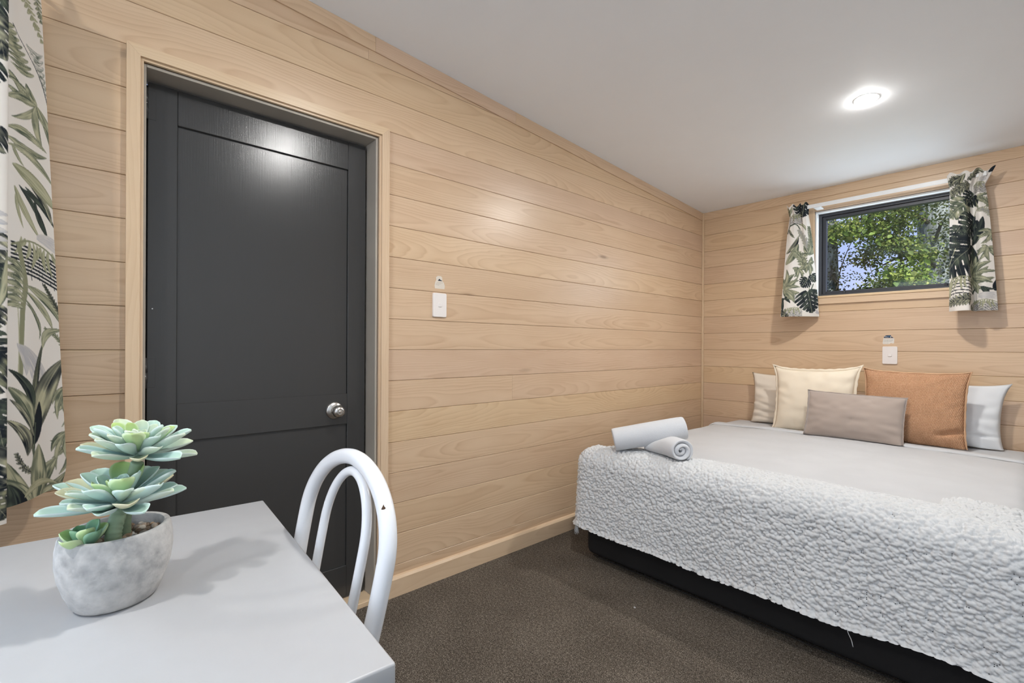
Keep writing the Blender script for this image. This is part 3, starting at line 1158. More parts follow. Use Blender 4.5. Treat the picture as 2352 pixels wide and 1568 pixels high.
tube('loose_thread', catmull([(1.288, -2.012, 0.190), (1.289, -2.016, .176), (1.287, -2.014, .166)], 6), 0.0011, M_throw, throw_o, 6)
rr_ = random.Random(3)
V, f = [], []
for k in range(70):                                   # fringe along the short left end
    z = .20 + .37 * rr_.random()
    y = TYF + TR + .045 + rr_.random() * .012
    x = TX0 - .004
    L_ = .010 + .014 * rr_.random()
    dy_, dz_ = rr_.uniform(-.008, .010), rr_.uniform(-.008, .004)
    b = len(V)
    w_ = .0012
    V += [(x, y, z - w_), (x, y, z + w_), (x - L_, y + dy_, z + dz_), (x, y + w_, z)]
    f += [(b, b + 1, b + 2), (b + 1, b + 3, b + 2), (b + 3, b, b + 2)]
mk('fringe', V, f, M_throw, throw_o, False, wpos(throw_o), kind='stuff')

# ------------------------------------------------------------------ pillows and cushions


def pillow(name, mat, c, w, h, t, lean=0.25, yaw=0.0, roll=0.0, pinch=0.07, ear=0.02, seed=1, wr=0.004, flange=0.0, edge_mat=None, sag=0.0, squash=0.0, folds=(), n=44, **kw):
    """stuffed cushion standing on its lower edge: c = middle of the lower edge, lean = backward tilt"""
    a = np.linspace(-1, 1, n)
    A, B = np.meshgrid(a, a, indexing='ij')
    rim = np.clip(np.maximum(np.abs(A), np.abs(B)), 0, 1)

    def outline(A, B):
        X = A * (1 - pinch * (1 - B * B)) * w / 2
        Y = B * (1 - pinch * (1 - A * A)) * h / 2
        X = X + np.sign(A) * ear * np.abs(A) ** 6 * np.abs(B) ** 6
        Y = Y + np.sign(B) * ear * np.abs(A) ** 6 * np.abs(B) ** 6
        Y = Y - sag * (1 - A * A) * np.clip(B, 0, 1) ** 2
        return X, Y
    X, Y = outline(A, B)
    T = t / 2 * (np.clip(1 - A ** 2, 0, 1) * np.clip(1 - B ** 2, 0, 1)) ** 0.46
    T = T * (1 + squash * (-B))
    edgeu = (1 - np.clip((1 - rim) / .45, 0, 1)) * np.clip((1 - rim) / .06, 0, 1)
    N1 = vnoise(A * 5 + seed * 3.1, B * 5, seed) - .5
    ang = np.arctan2(B, A)
    rad_w = np.sin(ang * 17 + 6 * vnoise(A * 2, B * 2, seed + 3)) * edgeu
    D = N1 * wr * 2.2 * np.clip((1 - rim) / .1, 0, 1) + rad_w * wr * .7
    for (fa, fb, ga, gb, dep, wd) in folds:            # pressed creases
        L = math.hypot(ga - fa, gb - fb)
        tt = np.clip(((A - fa) * (ga - fa) + (B - fb) * (gb - fb)) / L / L, 0, 1)
        dd = np.hypot(A - (fa + tt * (ga - fa)), B - (fb + tt * (gb - fb)))
        D = D - dep * np.exp(-(dd / wd) ** 2)
    front = np.stack([X, Y, T + D * (T > 1e-5)], -1).reshape(-1, 3)
    back = np.stack([X, Y, -T * .9], -1).reshape(-1, 3)
    Q = grid_np(n, n)
    V = np.concatenate([front, back])
    QQ = np.concatenate([Q, Q[:, ::-1] + n * n])
    ca, sa = cos(lean), sin(lean)
    cr_, sr_ = cos(roll), sin(roll)
    cy_, sy_ = cos(yaw), sin(yaw)

    def world(V):
        x, y, z = V[:, 0], V[:, 1] + h / 2 * 0.97, V[:, 2]
        x, y = x * cr_ - y * sr_, x * sr_ + y * cr_
        # up axis leans back (towards +y), front faces -y
        X3 = x
        Y3 = y * sa - z * ca
        Z3 = y * ca + z * sa
        Xw = c[0] + X3 * cy_ - Y3 * sy_
        Yw = c[1] + X3 * sy_ + Y3 * cy_
        return np.stack([Xw, Yw, np.maximum(c[2] + Z3, c[2] + .001)], -1)
    o = fast_mesh(name, world(V), QQ, mat, None, True, None, c, **kw)
    bm = bmesh.new()
    bm.from_mesh(o.data)
    bmesh.ops.remove_doubles(bm, verts=bm.verts, dist=0.0004)
    bm.to_mesh(o.data)
    bm.free()
    o.data.shade_smooth()
    if flange:
        m_ = 64
        per = []
        for k in range(4 * m_):
            s_ = k / m_
            i_, fr = int(s_), (s_ - int(s_)) * 2 - 1
            per.append([(fr, -1), (1, fr), (-fr, 1), (-1, -fr)][i_])
        per = np.array(per)
        Xo, Yo = outline(per[:, 0], per[:, 1])
        nrm = np.stack([np.sign(per[:, 0]) * np.abs(per[:, 0]) ** 5, np.sign(per[:, 1]) * np.abs(per[:, 1]) ** 5], -1)
        nrm /= np.linalg.norm(nrm, axis=1)[:, None]
        wob = flange * (1 + .12 * np.sin(np.arange(4 * m_) * .9))
        zz = .003 * np.sin(np.arange(4 * m_) * .37)
        rings = []
        for fr_, zt in ((-.25, .003), (.5, .0028), (1.0, .0006), (1.0, -.0006), (.5, -.0028), (-.25, -.003)):
            rings.append(np.stack([Xo + nrm[:, 0] * wob * fr_, Yo + nrm[:, 1] * wob * fr_, zt + zz * max(fr_, 0)], -1))
        Vf = np.concatenate(rings)
        K = 4 * m_
        ff = []
        for r_ in range(6):
            for k in range(K):
                ff.append((r_ * K + k, r_ * K + (k + 1) % K, ((r_ + 1) % 6) * K + (k + 1) % K, ((r_ + 1) % 6) * K + k))
        fast_mesh('flange', world(Vf), np.array(ff), edge_mat or mat, o, True, None, wpos(o))
    return o


PZ = BZ + .009
pillow('bed_pillow', M_pillow_o, (0.765, -0.110, BZ), 0.62, 0.375, 0.13, lean=0.10, seed=2, wr=.006, pinch=.04, ear=.012, squash=.45,
       folds=((-1, -.1, -.4, -.35, .012, .05), (-1, -.45, -.3, -.6, .012, .05), (-.95, -.7, -.4, -.85, .010, .04)),
       label='off-white bed pillow against the wall, half hidden behind the cream cushion', cat='pillow', group=None)
pillow('bed_pillow', M_pillow_w, (1.515, -0.125, BZ), 0.60, 0.375, 0.13, lean=0.12, seed=5, wr=.005, pinch=.06, ear=.020, roll=-.04, squash=.4,
       folds=((.95, -.55, .55, -.6, .012, .04), (.5, .3, .75, -.9, .006, .05), (.2, -.75, .6, -.6, .006, .04)),
       label='bright white bed pillow against the wall, sticking out right of the tan cushion', cat='pillow')
pillow('cushion', M_cream, (0.930, -0.315, BZ + .004), 0.475, 0.430, 0.15, lean=0.16, yaw=-.02, roll=.02, seed=9, wr=.004, pinch=.050, ear=.026, flange=.014, edge_mat=M_cream,
       label='square cream linen cushion with flanged edge, left of the tan one', cat='cushion')
pillow('cushion', M_tan, (1.440, -0.312, BZ + .006), 0.470, 0.430, 0.145, lean=0.14, roll=-.015, seed=12, wr=.004, pinch=.034, ear=.014, flange=.007, edge_mat=M_tan_edge, squash=.2,
       folds=((1.0, -.48, .62, -.62, .022, .05), (.95, -.55, .5, -.66, .012, .06)),
       label='square tan woven cushion between the cream cushion and the white pillow', cat='cushion')
pillow('cushion', M_mauve, (1.180, -0.485, BZ + .012), 0.500, 0.285, 0.135, lean=0.26, yaw=.02, roll=-.025, seed=17, wr=.0035, pinch=.022, ear=.004, flange=.004, edge_mat=M_mauve,
       folds=((.02, -.15, .0, -.35, .006, .04), (.3, .8, .4, .6, .006, .06)),
       label='small oblong taupe velvet cushion lying in front of the other cushions', cat='cushion')

# ------------------------------------------------------------------ rolled towels


def towel(name, a, b, r, turns, seed, flat=0.9, start=0.0, hand=1, squash=1.0, **kw):
    """a towel rolled up: a thick spiral band swept from a to b"""
    a, b = np.array(a, float), np.array(b, float)
    ax = (b - a) / np.linalg.norm(b - a)
    side = np.cross(ax, [0, 0, 1.0])
    side /= np.linalg.norm(side)
    up = np.cross(side, ax)
    th = r / (turns + .35) * 0.93
    n = int(turns * 26)
    ang = np.linspace(0, turns * 2 * pi, n)
    rc = th * .30 + th * 1.0 * ang / (2 * pi)
    rc = rc * (r - th * .5) / rc[-1]
    cen = np.stack([rc * np.cos(hand * ang + start), rc * np.sin(hand * ang + start)], -1)
    tg = np.gradient(cen, axis=0)
    tg /= np.linalg.norm(tg, axis=1)[:, None]
    nm = np.stack([tg[:, 1], -tg[:, 0]], -1) * hand
    hw = th * .47 * np.clip(np.minimum(np.arange(n) + .7, n - .3 - np.arange(n)) / 2.5, 0, 1) ** .5
    outl = np.concatenate([cen + nm * hw[:, None], (cen - nm * hw[:, None])[::-1]])
    m = len(outl)
    L = np.linalg.norm(b - a)
    st = np.concatenate([[-.001, .004, .011], np.linspace(.022, L - .022, 15), [L - .011, L - .004, L + .001]])
    shr = np.concatenate([[.55, .80, .95], np.ones(15), [.95, .80, .55]])
    rs = np.random.RandomState(seed)
    V = []
    ringc = np.concatenate([cen, cen[::-1]])
    for k, (s_, sh) in enumerate(zip(st, shr)):
        o2 = ringc + (outl - ringc) * sh
        ph = s_ * 22
        wv = 1 + .012 * np.sin(ph + np.arctan2(o2[:, 1], o2[:, 0]) * 2)
        o2 = o2 * wv[:, None]
        # the rolled layers end unevenly
        stag = .006 * np.sin(np.arange(m) * .11 + seed) * (1 if k > 9 else -1) * (1 if (k < 3 or k > 17) else 0)
        z_ = o2[:, 1] * flat
        tl = np.clip(s_ / L, 0, 1)
        sq = squash + (1 - squash) * min(1.0, tl * 1.6)
        z_ = np.where(z_ > -r * flat, (z_ + r * flat) * sq - r * flat, z_)
        z_ = np.where(z_ < -r * flat * .86, -r * flat * .86 + (z_ + r * flat * .86) * .25, z_)
        V.append(a + ax * (s_ + stag)[:, None] + side * o2[:, :1] + up * z_[:, None])
    V = np.concatenate(V)
    V += (rs.rand(len(V), 3) - .5) * .0008
    f = []
    K = len(st)
    for k in range(K - 1):
        for i in range(m):
            f.append((k * m + i, k * m + (i + 1) % m, (k + 1) * m + (i + 1) % m, (k + 1) * m + i))
    for kk, rev in ((0, False), (K - 1, True)):
        for i in range(n - 1):
            q = (kk * m + i, kk * m + i + 1, kk * m + m - 2 - i, kk * m + m - 1 - i)
            f.append(tuple(reversed(q)) if rev else q)
    o = mk(name, V, f, M_towel, None, True, a, **kw)
    bm = bmesh.new()
    bm.from_mesh(o.data)
    bmesh.ops.recalc_face_normals(bm, faces=bm.faces)
    bm.to_mesh(o.data)
    bm.free()
    o.data.shade_smooth()
    sb = o.modifiers.new('soft', 'SUBSURF')
    sb.levels = sb.render_levels = 1
    return o


towel('rolled_towel', (0.630, -1.785, 0.650), (0.846, -1.897, 0.652), 0.072, 2.6, 3, .84, 0.4, 1, 0.50,
      label='white rolled towel on the throw with its spiral end showing', cat='towel', group='rolled towels on the bed')
towel('rolled_towel', (0.482, -1.922, 0.657), (0.742, -1.690, 0.727), 0.080, 2.8, 8, .88, 1.94, -1, 1.0,
      label='white rolled towel lying across on top of the other towel', cat='towel', group='rolled towels on the bed')

# ------------------------------------------------------------------ printed curtain cloth: a small watercolour painter
CREAM = np.array([232, 226, 218.])
OLV = np.array([184, 181, 152.])
OLM = np.array([142, 143, 116.])
GRN = np.array([86, 95, 82.])
INK = np.array([38, 43, 48.])
GHO = np.array([190, 188, 190.])


class Canvas:
    """paints leaves in cloth units; sampled once per vertex of the curtain mesh"""

    wk = 1.0

    def __init__(s, x0, y0, x1, y1, ss):
        s.x0, s.y0, s.ss = x0, y0, ss
        s.w, s.h = int((x1 - x0) * ss), int((y1 - y0) * ss)
        s.a = np.zeros((s.h, s.w, 3))
        s.a[:] = CREAM

    def box(s, xs, ys, m):
        ax = max(0, int((min(xs) - m - s.x0) * s.ss))
        bx = min(s.w, int((max(xs) + m - s.x0) * s.ss) + 1)
        ay = max(0, int((min(ys) - m - s.y0) * s.ss))
        by = min(s.h, int((max(ys) + m - s.y0) * s.ss) + 1)
        if ax >= bx or ay >= by:
            return None
        Y, X = np.mgrid[ay:by, ax:bx]
        return (slice(ay, by), slice(ax, bx)), X / s.ss + s.x0, Y / s.ss + s.y0

    def put(s, sl, col, al):
        al = np.clip(al, 0, 1)[..., None]
        s.a[sl] = s.a[sl] * (1 - al) + col * al

    def blade(s, x0, y0, x1, y1, w, bend=0.0, lt=OLV, dk=GRN, amt=.5, seed=0, tipdark=0.0, rib=True, edge=.55):
        L = math.hypot(x1 - x0, y1 - y0)
        w = w * s.wk
        g_ = s.box((x0, x1), (y0, y1), w + abs(bend) * L + 2)
        if g_ is None or L < 1:
            return
        sl, X, Y = g_
        dx, dy = (x1 - x0) / L, (y1 - y0) / L
        t = ((X - x0) * dx + (Y - y0) * dy) / L
        n = -(X - x0) * dy + (Y - y0) * dx - bend * L * 4 * t * (1 - t)
        tc = np.clip(t, 1e-4, 1 - 1e-4)
        wd = w * (np.sin(pi * tc ** .85) ** .75) + .25
        inside = np.clip((wd - np.abs(n)) * s.ss + .5, 0, 1) * (t > 0) * (t < 1)
        q = n / wd
        nz = vnoise(tc * 5 + seed * 7.3, q * 2.6 + seed, seed)
        st = vnoise(q * 7 + seed * 1.7, tc * 2.5 + seed, seed + 1)
        m = np.clip(amt + (nz - .5) * 1.5 + (st - .5) * .9 + tipdark * (tc - .5), 0, 1)
        m = np.where(q > .05, m, m * .62)
        col = lt * (1 - m)[..., None] + dk * m[..., None]
        e_ = np.clip((np.abs(q) - .72) / .2, 0, 1) * edge
        col = col * (1 - e_[..., None] * .75) + dk * .8 * (e_[..., None] * .75)
        if rib and w > 2.2:
            rb = np.clip(1 - np.abs(q) / max(.09, .5 / w), 0, 1) * .6
            col = col * (1 - rb[..., None]) + (lt * 1.12) * rb[..., None]
        s.put(sl, np.clip(col, 0, 255), inside)

    def line(s, pts, w, col):
        pts = catmull([(*p_, 0) for p_ in pts], 6)[:, :2]
        for (a, b) in zip(pts, pts[1:]):
            g_ = s.box((a[0], b[0]), (a[1], b[1]), w + 1)
            if g_ is None:
                continue
            sl, X, Y = g_
            d = b - a
            LL = max(1e-6, d @ d)
            t = np.clip(((X - a[0]) * d[0] + (Y - a[1]) * d[1]) / LL, 0, 1)
            r_ = np.hypot(X - a[0] - t * d[0], Y - a[1] - t * d[1])
            s.put(sl, np.asarray(col), np.clip((w / 2 - r_) * s.ss + .5, 0, 1))

    def frond(s, pts, n, ln, w, ang=55, lt=OLV, dk=GRN, amt=.5, seed=0, taper=.6, sides=(1, -1), stem=1.0, curl=.12):
        P = catmull([(*p_, 0) for p_ in pts], 12)[:, :2]
        T = np.gradient(P, axis=0)
        for k in range(n):
            f_ = .06 + .92 * k / max(1, n - 1)
            i = min(len(P) - 1, int(f_ * (len(P) - 1)))
            th = math.atan2(T[i][1], T[i][0])
            l_ = ln * (1 - taper * abs(2 * f_ - .75) ** 1.6)
            for sd in sides:
                a_ = th + sd * radians(ang * (1 - .35 * f_))
                s.blade(P[i][0], P[i][1], P[i][0] + l_ * cos(a_), P[i][1] + l_ * sin(a_), w, -sd * curl, lt, dk, amt, seed + k * 3 + sd)
        s.line(pts, stem, dk * .9)

    def burst(s, x, y, tips, w, lt=OLV, dk=GRN, amt=.5, seed=0, bend=.1):
        for k, (tx, ty) in enumerate(tips):
            s.blade(x, y, tx, ty, w * (1 + .25 * sin(k * 2.1 + seed)), bend * (1 if k % 2 else -1), lt, dk, amt, seed + k, .25)

    def monstera(s, x, y, R_, ang, lt=GRN, dk=INK, amt=.75, seed=0, N=7):
        g_ = s.box((x - R_ * 1.1, x + R_ * 1.1), (y - R_ * 1.1, y + R_ * 1.1), 2)
        if g_ is None:
            return
        sl, X, Y = g_
        ca, sa = cos(radians(ang)), sin(radians(ang))
        u_ = ((X - x) * ca + (Y - y) * sa) / R_
        v_ = (-(X - x) * sa + (Y - y) * ca) / R_
        t = np.clip((u_ + .22) / 1.2, 0, 1)
        Wd = .74 * np.sin(pi * t ** .72) ** .7
        notch = .10 * np.clip(1 - np.abs(v_) / .10, 0, 1)
        q = np.abs(v_) / np.maximum(Wd, 1e-3)
        inside = np.clip((Wd - np.abs(v_)) * R_ * s.ss + .5, 0, 1) * (u_ > -.2 + notch) * (t < 1)
        lobe = u_ - .62 * np.abs(v_) + .12 * v_ * v_
        ph = np.where(v_ > 0, .2, .55)
        fr = np.abs((lobe * N + ph) % 1 - .5)
        slot = (fr > .5 - .17 * np.clip((q - .42) / .5, 0, 1)) & (q > .42) & (u_ > -.02)
        hole = (fr > .42) & (q > .16) & (q < .34) & (u_ > .0) & (u_ < .62)
        inside = inside * (1 - (slot | hole))
        nz = vnoise(u_ * 6 + seed, v_ * 6 + seed * 2.3, seed)
        vein = vnoise(lobe * N * 3, q * 2, seed + 1)
        m = np.clip(amt + (nz - .5) * 1.2 + (vein - .5) * .9, 0, 1)
        col = lt * (1 - m)[..., None] + dk * m[..., None]
        rib = np.clip(1 - np.abs(v_) * R_ / .9, 0, 1) * .75
        rib = np.maximum(rib, np.clip(1 - fr / .05, 0, 1) * .35 * (q < .85))
        col = col * (1 - rib[..., None]) + (OLV * 1.05) * rib[..., None]
        s.put(sl, np.clip(col, 0, 255), inside)

    def basket(s, x0, x1, y0, y1, seed=0, nb=7):
        """the fan of arching leaves over a dark woven-looking thicket"""
        for k in range(nb):
            yy = y0 + (y1 - y0) * (.25 + .75 * k / (nb - 1))
            s.line([(x0, yy + 3), ((x0 + x1) / 2, yy - (y1 - y0) * .05), (x1, yy + 4)], (y1 - y0) * .055, INK)
            for j in range(4):
                xx = x0 + (x1 - x0) * (j + .3 + .3 * (k % 2)) / 4.3
                s.line([(xx, yy + 1), (xx + 1, yy + (y1 - y0) * .10)], (x1 - x0) * .012, INK)
        for k in range(9):
            xx = x0 + (x1 - x0) * (k + .3) / 9
            s.blade((x0 + x1) / 2 + (xx - (x0 + x1) / 2) * .7, y0, xx, y0 + (y1 - y0) * (.55 + .25 * sin(k * 1.7 + seed)), (x1 - x0) * .028, .10 * (1 if xx > (x0 + x1) / 2 else -1), OLV, OLM, .6, seed + k)
        s.line([(x0, y0 + (y1 - y0) * .35), ((x0 * 2 + x1) / 3, y0 + 1), ((x0 + x1 * 2) / 3, y0), (x1, y0 + (y1 - y0) * .3)], (y1 - y0) * .05, OLM)

    def sample(s, x, y):
        i = np.clip(((y - s.y0) * s.ss).astype(int), 0, s.h - 1)
        j = np.clip(((x - s.x0) * s.ss).astype(int), 0, s.w - 1)
        i2, j2 = np.minimum(i + 1, s.h - 1), np.minimum(j + 1, s.w - 1)
        i0, j0 = np.maximum(i - 1, 0), np.maximum(j - 1, 0)
        c = (s.a[i, j] * 2 + s.a[i2, j] + s.a[i, j2] + s.a[i0, j] + s.a[i, j0]) / 6 / 255.0
        lin = np.where(c <= .04045, c / 12.92, ((c + .055) / 1.055) ** 2.4)
        return np.concatenate([lin, np.ones(lin.shape[:-1] + (1,))], -1)


# ---- big curtain beside the table
cv = Canvas(-470, -110, 175, 1225, 2.0)
A_ = cv
A_.wk = 1.28
# near pleat and the folds beyond it: the monstera side of the print
A_.wk = 1.0
A_.a[:, :int((20 + 470) * 2)] = CREAM
for c_ in range(4):
    ox = -122 * c_
    for k, (xx, yy, R_, an) in enumerate(((-10, 10, 78, 70), (-60, 90, 60, 130), (-4, 120, 84, 105), (-70, 215, 70, 60), (-2, 205, 80, 80), (-20, 290, 60, 110),
                                          (-80, 395, 70, 100), (-4, 430, 62, 120), (-50, 500, 66, 70), (-90, 610, 60, 90), (-6, 655, 66, 100), (-2, 725, 60, 60),
                                          (-70, 740, 60, 120), (-8, 800, 50, 100), (-40, 870, 80, 60), (-4, 905, 84, 110), (-80, 980, 70, 80), (-2, 1005, 84, 80), (-50, 1090, 80, 110), (-4, 1100, 90, 95), (-70, 1170, 70, 70), (-10, 1180, 60, 60))):
        A_.monstera(xx + ox, yy - 30, R_, an, (OLM, OLV, GRN)[k % 3], INK, .60, 200 + k, 4)
    for k in range(5):
        A_.blade(-30 + ox, 560 + k * 16, 22 + ox, 575 + k * 18, 7, .1, CREAM * .92, GHO, .7, 220 + k, rib=False, edge=.2)
    A_.blade(2 + ox, 770, 18 + ox, 650, 9, .05, OLV, GRN, .45, 231)
    A_.burst(-60 + ox, 330, [(-100 + ox, 300), (-90 + ox, 350), (-40 + ox, 360), (-20 + ox, 330), (-50 + ox, 280)], 6, OLV, GRN, .5, 240)
# nothing of the pleat side runs on into the main panel
A_.a[:, int((22 + 470) * 2):] = CREAM
A_.wk = 1.28
left_side = A_.a[:, :int((21.8 + 470) * 2)].copy()
# main panel
A_.frond([(26, 2), (60, 40), (97, 98)], 13, 17, 2.4, 60, OLV, OLM, .5, 1, .3)
A_.frond([(70, -20), (84, 14), (95, 52)], 9, 16, 2.2, 60, OLV, GRN, .5, 4, .3)
A_.frond([(60, -105), (40, -50), (30, 0)], 9, 22, 3, 60, OLV, GRN, .5, 9)
for k in range(8):
    A_.blade(34 + k * 6.3, 122 + k * 10, -6 + k * 4.6, 134 + k * 10.5, 4.6, -.12, OLV, GRN, .45, 20 + k)
for k in range(7):
    A_.blade(60 + k * 7.0, 136 + k * 13, 98 + k * 1.4, 128 + k * 13.5, 5.0, .25, CREAM * .96, GRN, .42, 30 + k)
A_.line([(30, 119), (79, 170), (99, 206), (113, 253)], 1.6, INK)
A_.burst(84, 257, [(20, 226), (16, 243), (18, 262), (20, 288), (28, 326), (98, 350), (119, 345), (116, 300), (60, 226)], 6.2, OLV, GRN, .5, 40)
for k, q in enumerate([(22, 352, 107, 350, 7.5, -.14), (20, 374, 107, 361, 7.0, .10), (22, 390, 122, 420, 6.5, -.18), (30, 386, 56, 418, 3.5, .1)]):
    A_.blade(*q, OLV, GRN, .42, 55 + k)
A_.blade(30, 428, 128, 474, 13, -.10, OLV, OLM, .55, 61)
for k, q in enumerate([(44, 466, 108, 543, 5, -.08), (58, 462, 124, 516, 5, -.1), (50, 470, 118, 500, 4.4, -.1), (34, 474, 92, 558, 6, .05), (36, 490, 54, 556, 3, .04), (70, 452, 118, 512, 5, -.15), (80, 474, 110, 548, 3.5, .1)]):
    A_.blade(*q, OLV if k in (3, 4, 5) else GRN, INK if k not in (3, 4) else OLM, .55, 66 + k)
for k in range(4):
    A_.blade(84, 556 + k * 2, 134, 548 + k * 10, 4, -.1, CREAM * .93, GHO, .7, 75 + k, rib=False, edge=.2)
A_.basket(30, 142, 577, 655, 3, 8)
# palm with stem
A_.line([(44, 600), (58, 676), (52, 740), (47, 880)], 11, OLM)
A_.line([(41, 720), (44, 800), (43, 880)], 2.0, OLV)
for k in range(7):
    A_.blade(56 - k * .4, 655 + k * 13, 16, 640 + k * 17, 5.6, .14, OLV, GRN, .5, 82 + k)
for k, q in enumerate([(58, 682, 146, 716, 5.5, -.14), (60, 680, 148, 748, 7, -.14), (60, 694, 121, 756, 6, -.12), (58, 712, 94, 780, 3, -.10), (58, 720, 90, 790, 2.4, -.2)]):
    A_.blade(*q, OLV, GRN, .48 if k < 3 else .8, 92 + k)
A_.frond([(145, 724), (122, 690), (102, 660)], 12, 11, 1.6, 50, OLM, INK, .7, 101, .3)
A_.frond([(150, 800), (132, 772), (104, 759)], 11, 10, 1.6, 55, OLV, GRN, .6, 105, .3)
for k in range(5):
    A_.blade(40 + k * 4, 815, 60 + k * 13, 880 + k * 4, 6, -.1, CREAM * .92, GHO * .97, .75, 110 + k, rib=False, edge=.15)
A_.blade(76, 1060, 100, 790, 6, -.04, OLM, INK, .6, 120, -.3)
A_.blade(98, 806, 147, 749, 6, -.22, OLV, GRN, .5, 121)
A_.blade(77, 1010, 147, 814, 17, -.05, OLV, INK, .45, 123, .5)
A_.blade(76, 1030, 90, 930, 8, .03, INK, INK, .9, 124)
A_.line([(74, 1110), (75, 1060), (80, 980)], 3.0, GRN)
for k, q in enumerate([(26, 876, 72, 962, 9, -.2), (26, 914, 74, 990, 12, -.12), (24, 985, 62, 1056, 11, -.22), (28, 940, 76, 1010, 5, -.1)]):
    A_.blade(*q, OLV if k != 0 else GRN, INK if k != 1 else GRN, .55, 130 + k)
A_.burst(156, 878, [(121, 908), (120, 930), (122, 950), (132, 962), (141, 978), (150, 950)], 4.4, OLV, GRN, .55, 140, .12)
A_.burst(158, 985, [(115, 1016), (118, 1040), (119, 1056), (130, 1082), (137, 1090), (152, 1050)], 4.6, OLV, GRN, .55, 150, .12)
A_.frond([(72, 1090), (52, 1080), (40, 1056)], 8, 12, 2, 60, OLV, INK, .7, 156, .3)
A_.burst(84, 1165, [(22, 1074), (14, 1110), (130, 1052), (156, 1080), (160, 1104)], 12, OLV, GRN, .42, 160, .08)
A_.blade(90, 1160, 88, 1026, 16, .0, OLV, GRN, .35, 166)
A_.blade(40, 1200, 26, 1120, 20, .1, GRN, INK, .75, 167)
A_.blade(50, 1180, 96, 1150, 11, .0, GRN, INK, .75, 168)
A_.blade(58, 1146, 140, 1110, 6, -.2, OLV, OLM, .35, 169)
A_.blade(24, 1190, 120, 1170, 8, -.1, GRN, INK, .8, 170)
A_.a[:, :int((21.8 + 470) * 2)] = left_side


def big_curtain():
    zt, zb = 2.205, 0.725
    nz_ = int((zt - zb) / .0021)
    zs = np.linspace(zt, zb, nz_)
    tt = np.clip((2.093 - zs) / (2.093 - 0.732), -.1, 1)     # 0 at picture top, 1 at hem
    cols = []
    for k in range(nz_):
        t = tt[k]
        col = lambda x: -4.117 + .084 * (x - .09)
        E = np.array([.09, -4.056 + .058 * t])
        if t > .955:
            E = E + np.array([.004, -.010]) * ((t - .955) / .045) ** 2
        Fx = .205 + .055 * t
        Fp = np.array([Fx, col(Fx) - .004])
        m1 = E * .68 + Fp * .32 + np.array([-.006, -.004]) * t
        m2 = E * .33 + Fp * .67 + np.array([.006, .004]) * t
        Bx = .290 + .055 * t
        Bp = np.array([Bx, col(Bx) - .0005])
        V_ = np.array([(Fx + Bx) / 2 - .004, -4.175])
        rest = [np.array([Bx + .035, -4.165]), np.array([Bx + .03, -4.235]), np.array([Bx - .11, -4.275]), np.array([Bx - .10, -4.33]), np.array([Bx + .02, -4.385]), np.array([Bx - .08, -4.45]), np.array([.10, -4.50])]
        cols.append([E, m1, m2, Fp, V_, Bp] + rest)
    C = np.array(cols)                                       # nz, 13, 2
    spans = [44, 44, 44, 22, 40, 46, 24, 30, 20, 24, 24, 20]
    Pp = np.concatenate([2 * C[:, :1] - C[:, 1:2], C, 2 * C[:, -1:] - C[:, -2:-1]], 1)
    out, prm = [], []
    for i, n in enumerate(spans):
        p0, p1, p2, p3 = (Pp[:, i + j] for j in range(4))
        for a in np.linspace(0, 1, n, endpoint=(i == len(spans) - 1)):
            out.append(.5 * (2 * p1 + (p2 - p0) * a + (2 * p0 - 5 * p1 + 4 * p2 - p3) * a * a + (3 * p1 - p0 - 3 * p2 + p3) * a ** 3))
            prm.append(i + a)
    XY = np.array(out)                                       # ns, nz, 2
    prm = np.array(prm)
    ns = len(prm)
    # gathered header: ripple above and at the rod
    hd = np.clip((zs - 2.10) / .06, 0, 1)
    rip = .006 * np.sin(prm * 9)[:, None] * hd[None, :]
    Z = np.broadcast_to(zs[None, :], (ns, nz_)).copy()
    hemz = np.interp(prm, [0, .25, 3, 4, 5, 6, 12], [.010, .0, .003, .0, -.012, -.010, 0])
    Z += hemz[:, None] * np.clip(tt, 0, 1)[None, :] ** 6
    V = np.stack([XY[..., 0] + rip, XY[..., 1] + rip, Z], -1)
    row = (2.093 - Z) / (2.093 - 0.732)
    pA = np.clip(prm / 3, 0, 1)[:, None]
    edge_px = 95 + 60 * np.clip(row, 0, 1.05)
    cxA = edge_px * (1 - pA) + 22 * pA
    ryA = row * (1110 + 57 * pA)
    mid = XY[:, nz_ // 2]
    arc = np.concatenate([[0], np.cumsum(np.hypot(*np.diff(mid, axis=0).T))])
    arc = np.abs(arc - np.interp(5.0, prm, arc)) / .00115
    cxB = (21.5 - arc % 470)[:, None] * np.ones((1, nz_))
    ryB = row * 1195
    inB = (prm > 3.6)[:, None]
    cx_ = np.where(inB, np.maximum(cxB, -468), cxA)
    ry_ = np.where(inB, ryB, ryA)
    colr = cv.sample(cx_, ry_)
    return V.reshape(-1, 3), grid_np(ns, nz_)[:, ::-1], colr.reshape(-1, 4)


cvV, cvQ, cvC = big_curtain()
bigc = fast_mesh('curtain', cvV, cvQ, M_print, None, True, cvC, (.20, -4.25, .73),
                 label='large tropical leaf curtain at the left edge beside the door and table', cat='curtain', group=None)
rod2 = tube('curtain_rod', [(.22, -4.02, 2.150), (.22, -5.85, 2.150)], 0.011, M_white_paint, None, 12, True, (.22, -4.9, 2.14),
            label='white rod carrying the large leaf curtain beside the table, above the frame', cat='curtain rod')
for yy in (-4.06, -5.80):
    tube('bracket', [(0.001, yy, 2.150), (.22, yy, 2.150)], 0.006, M_white_paint, rod2, 8)

# ---- the two short curtains of the back window


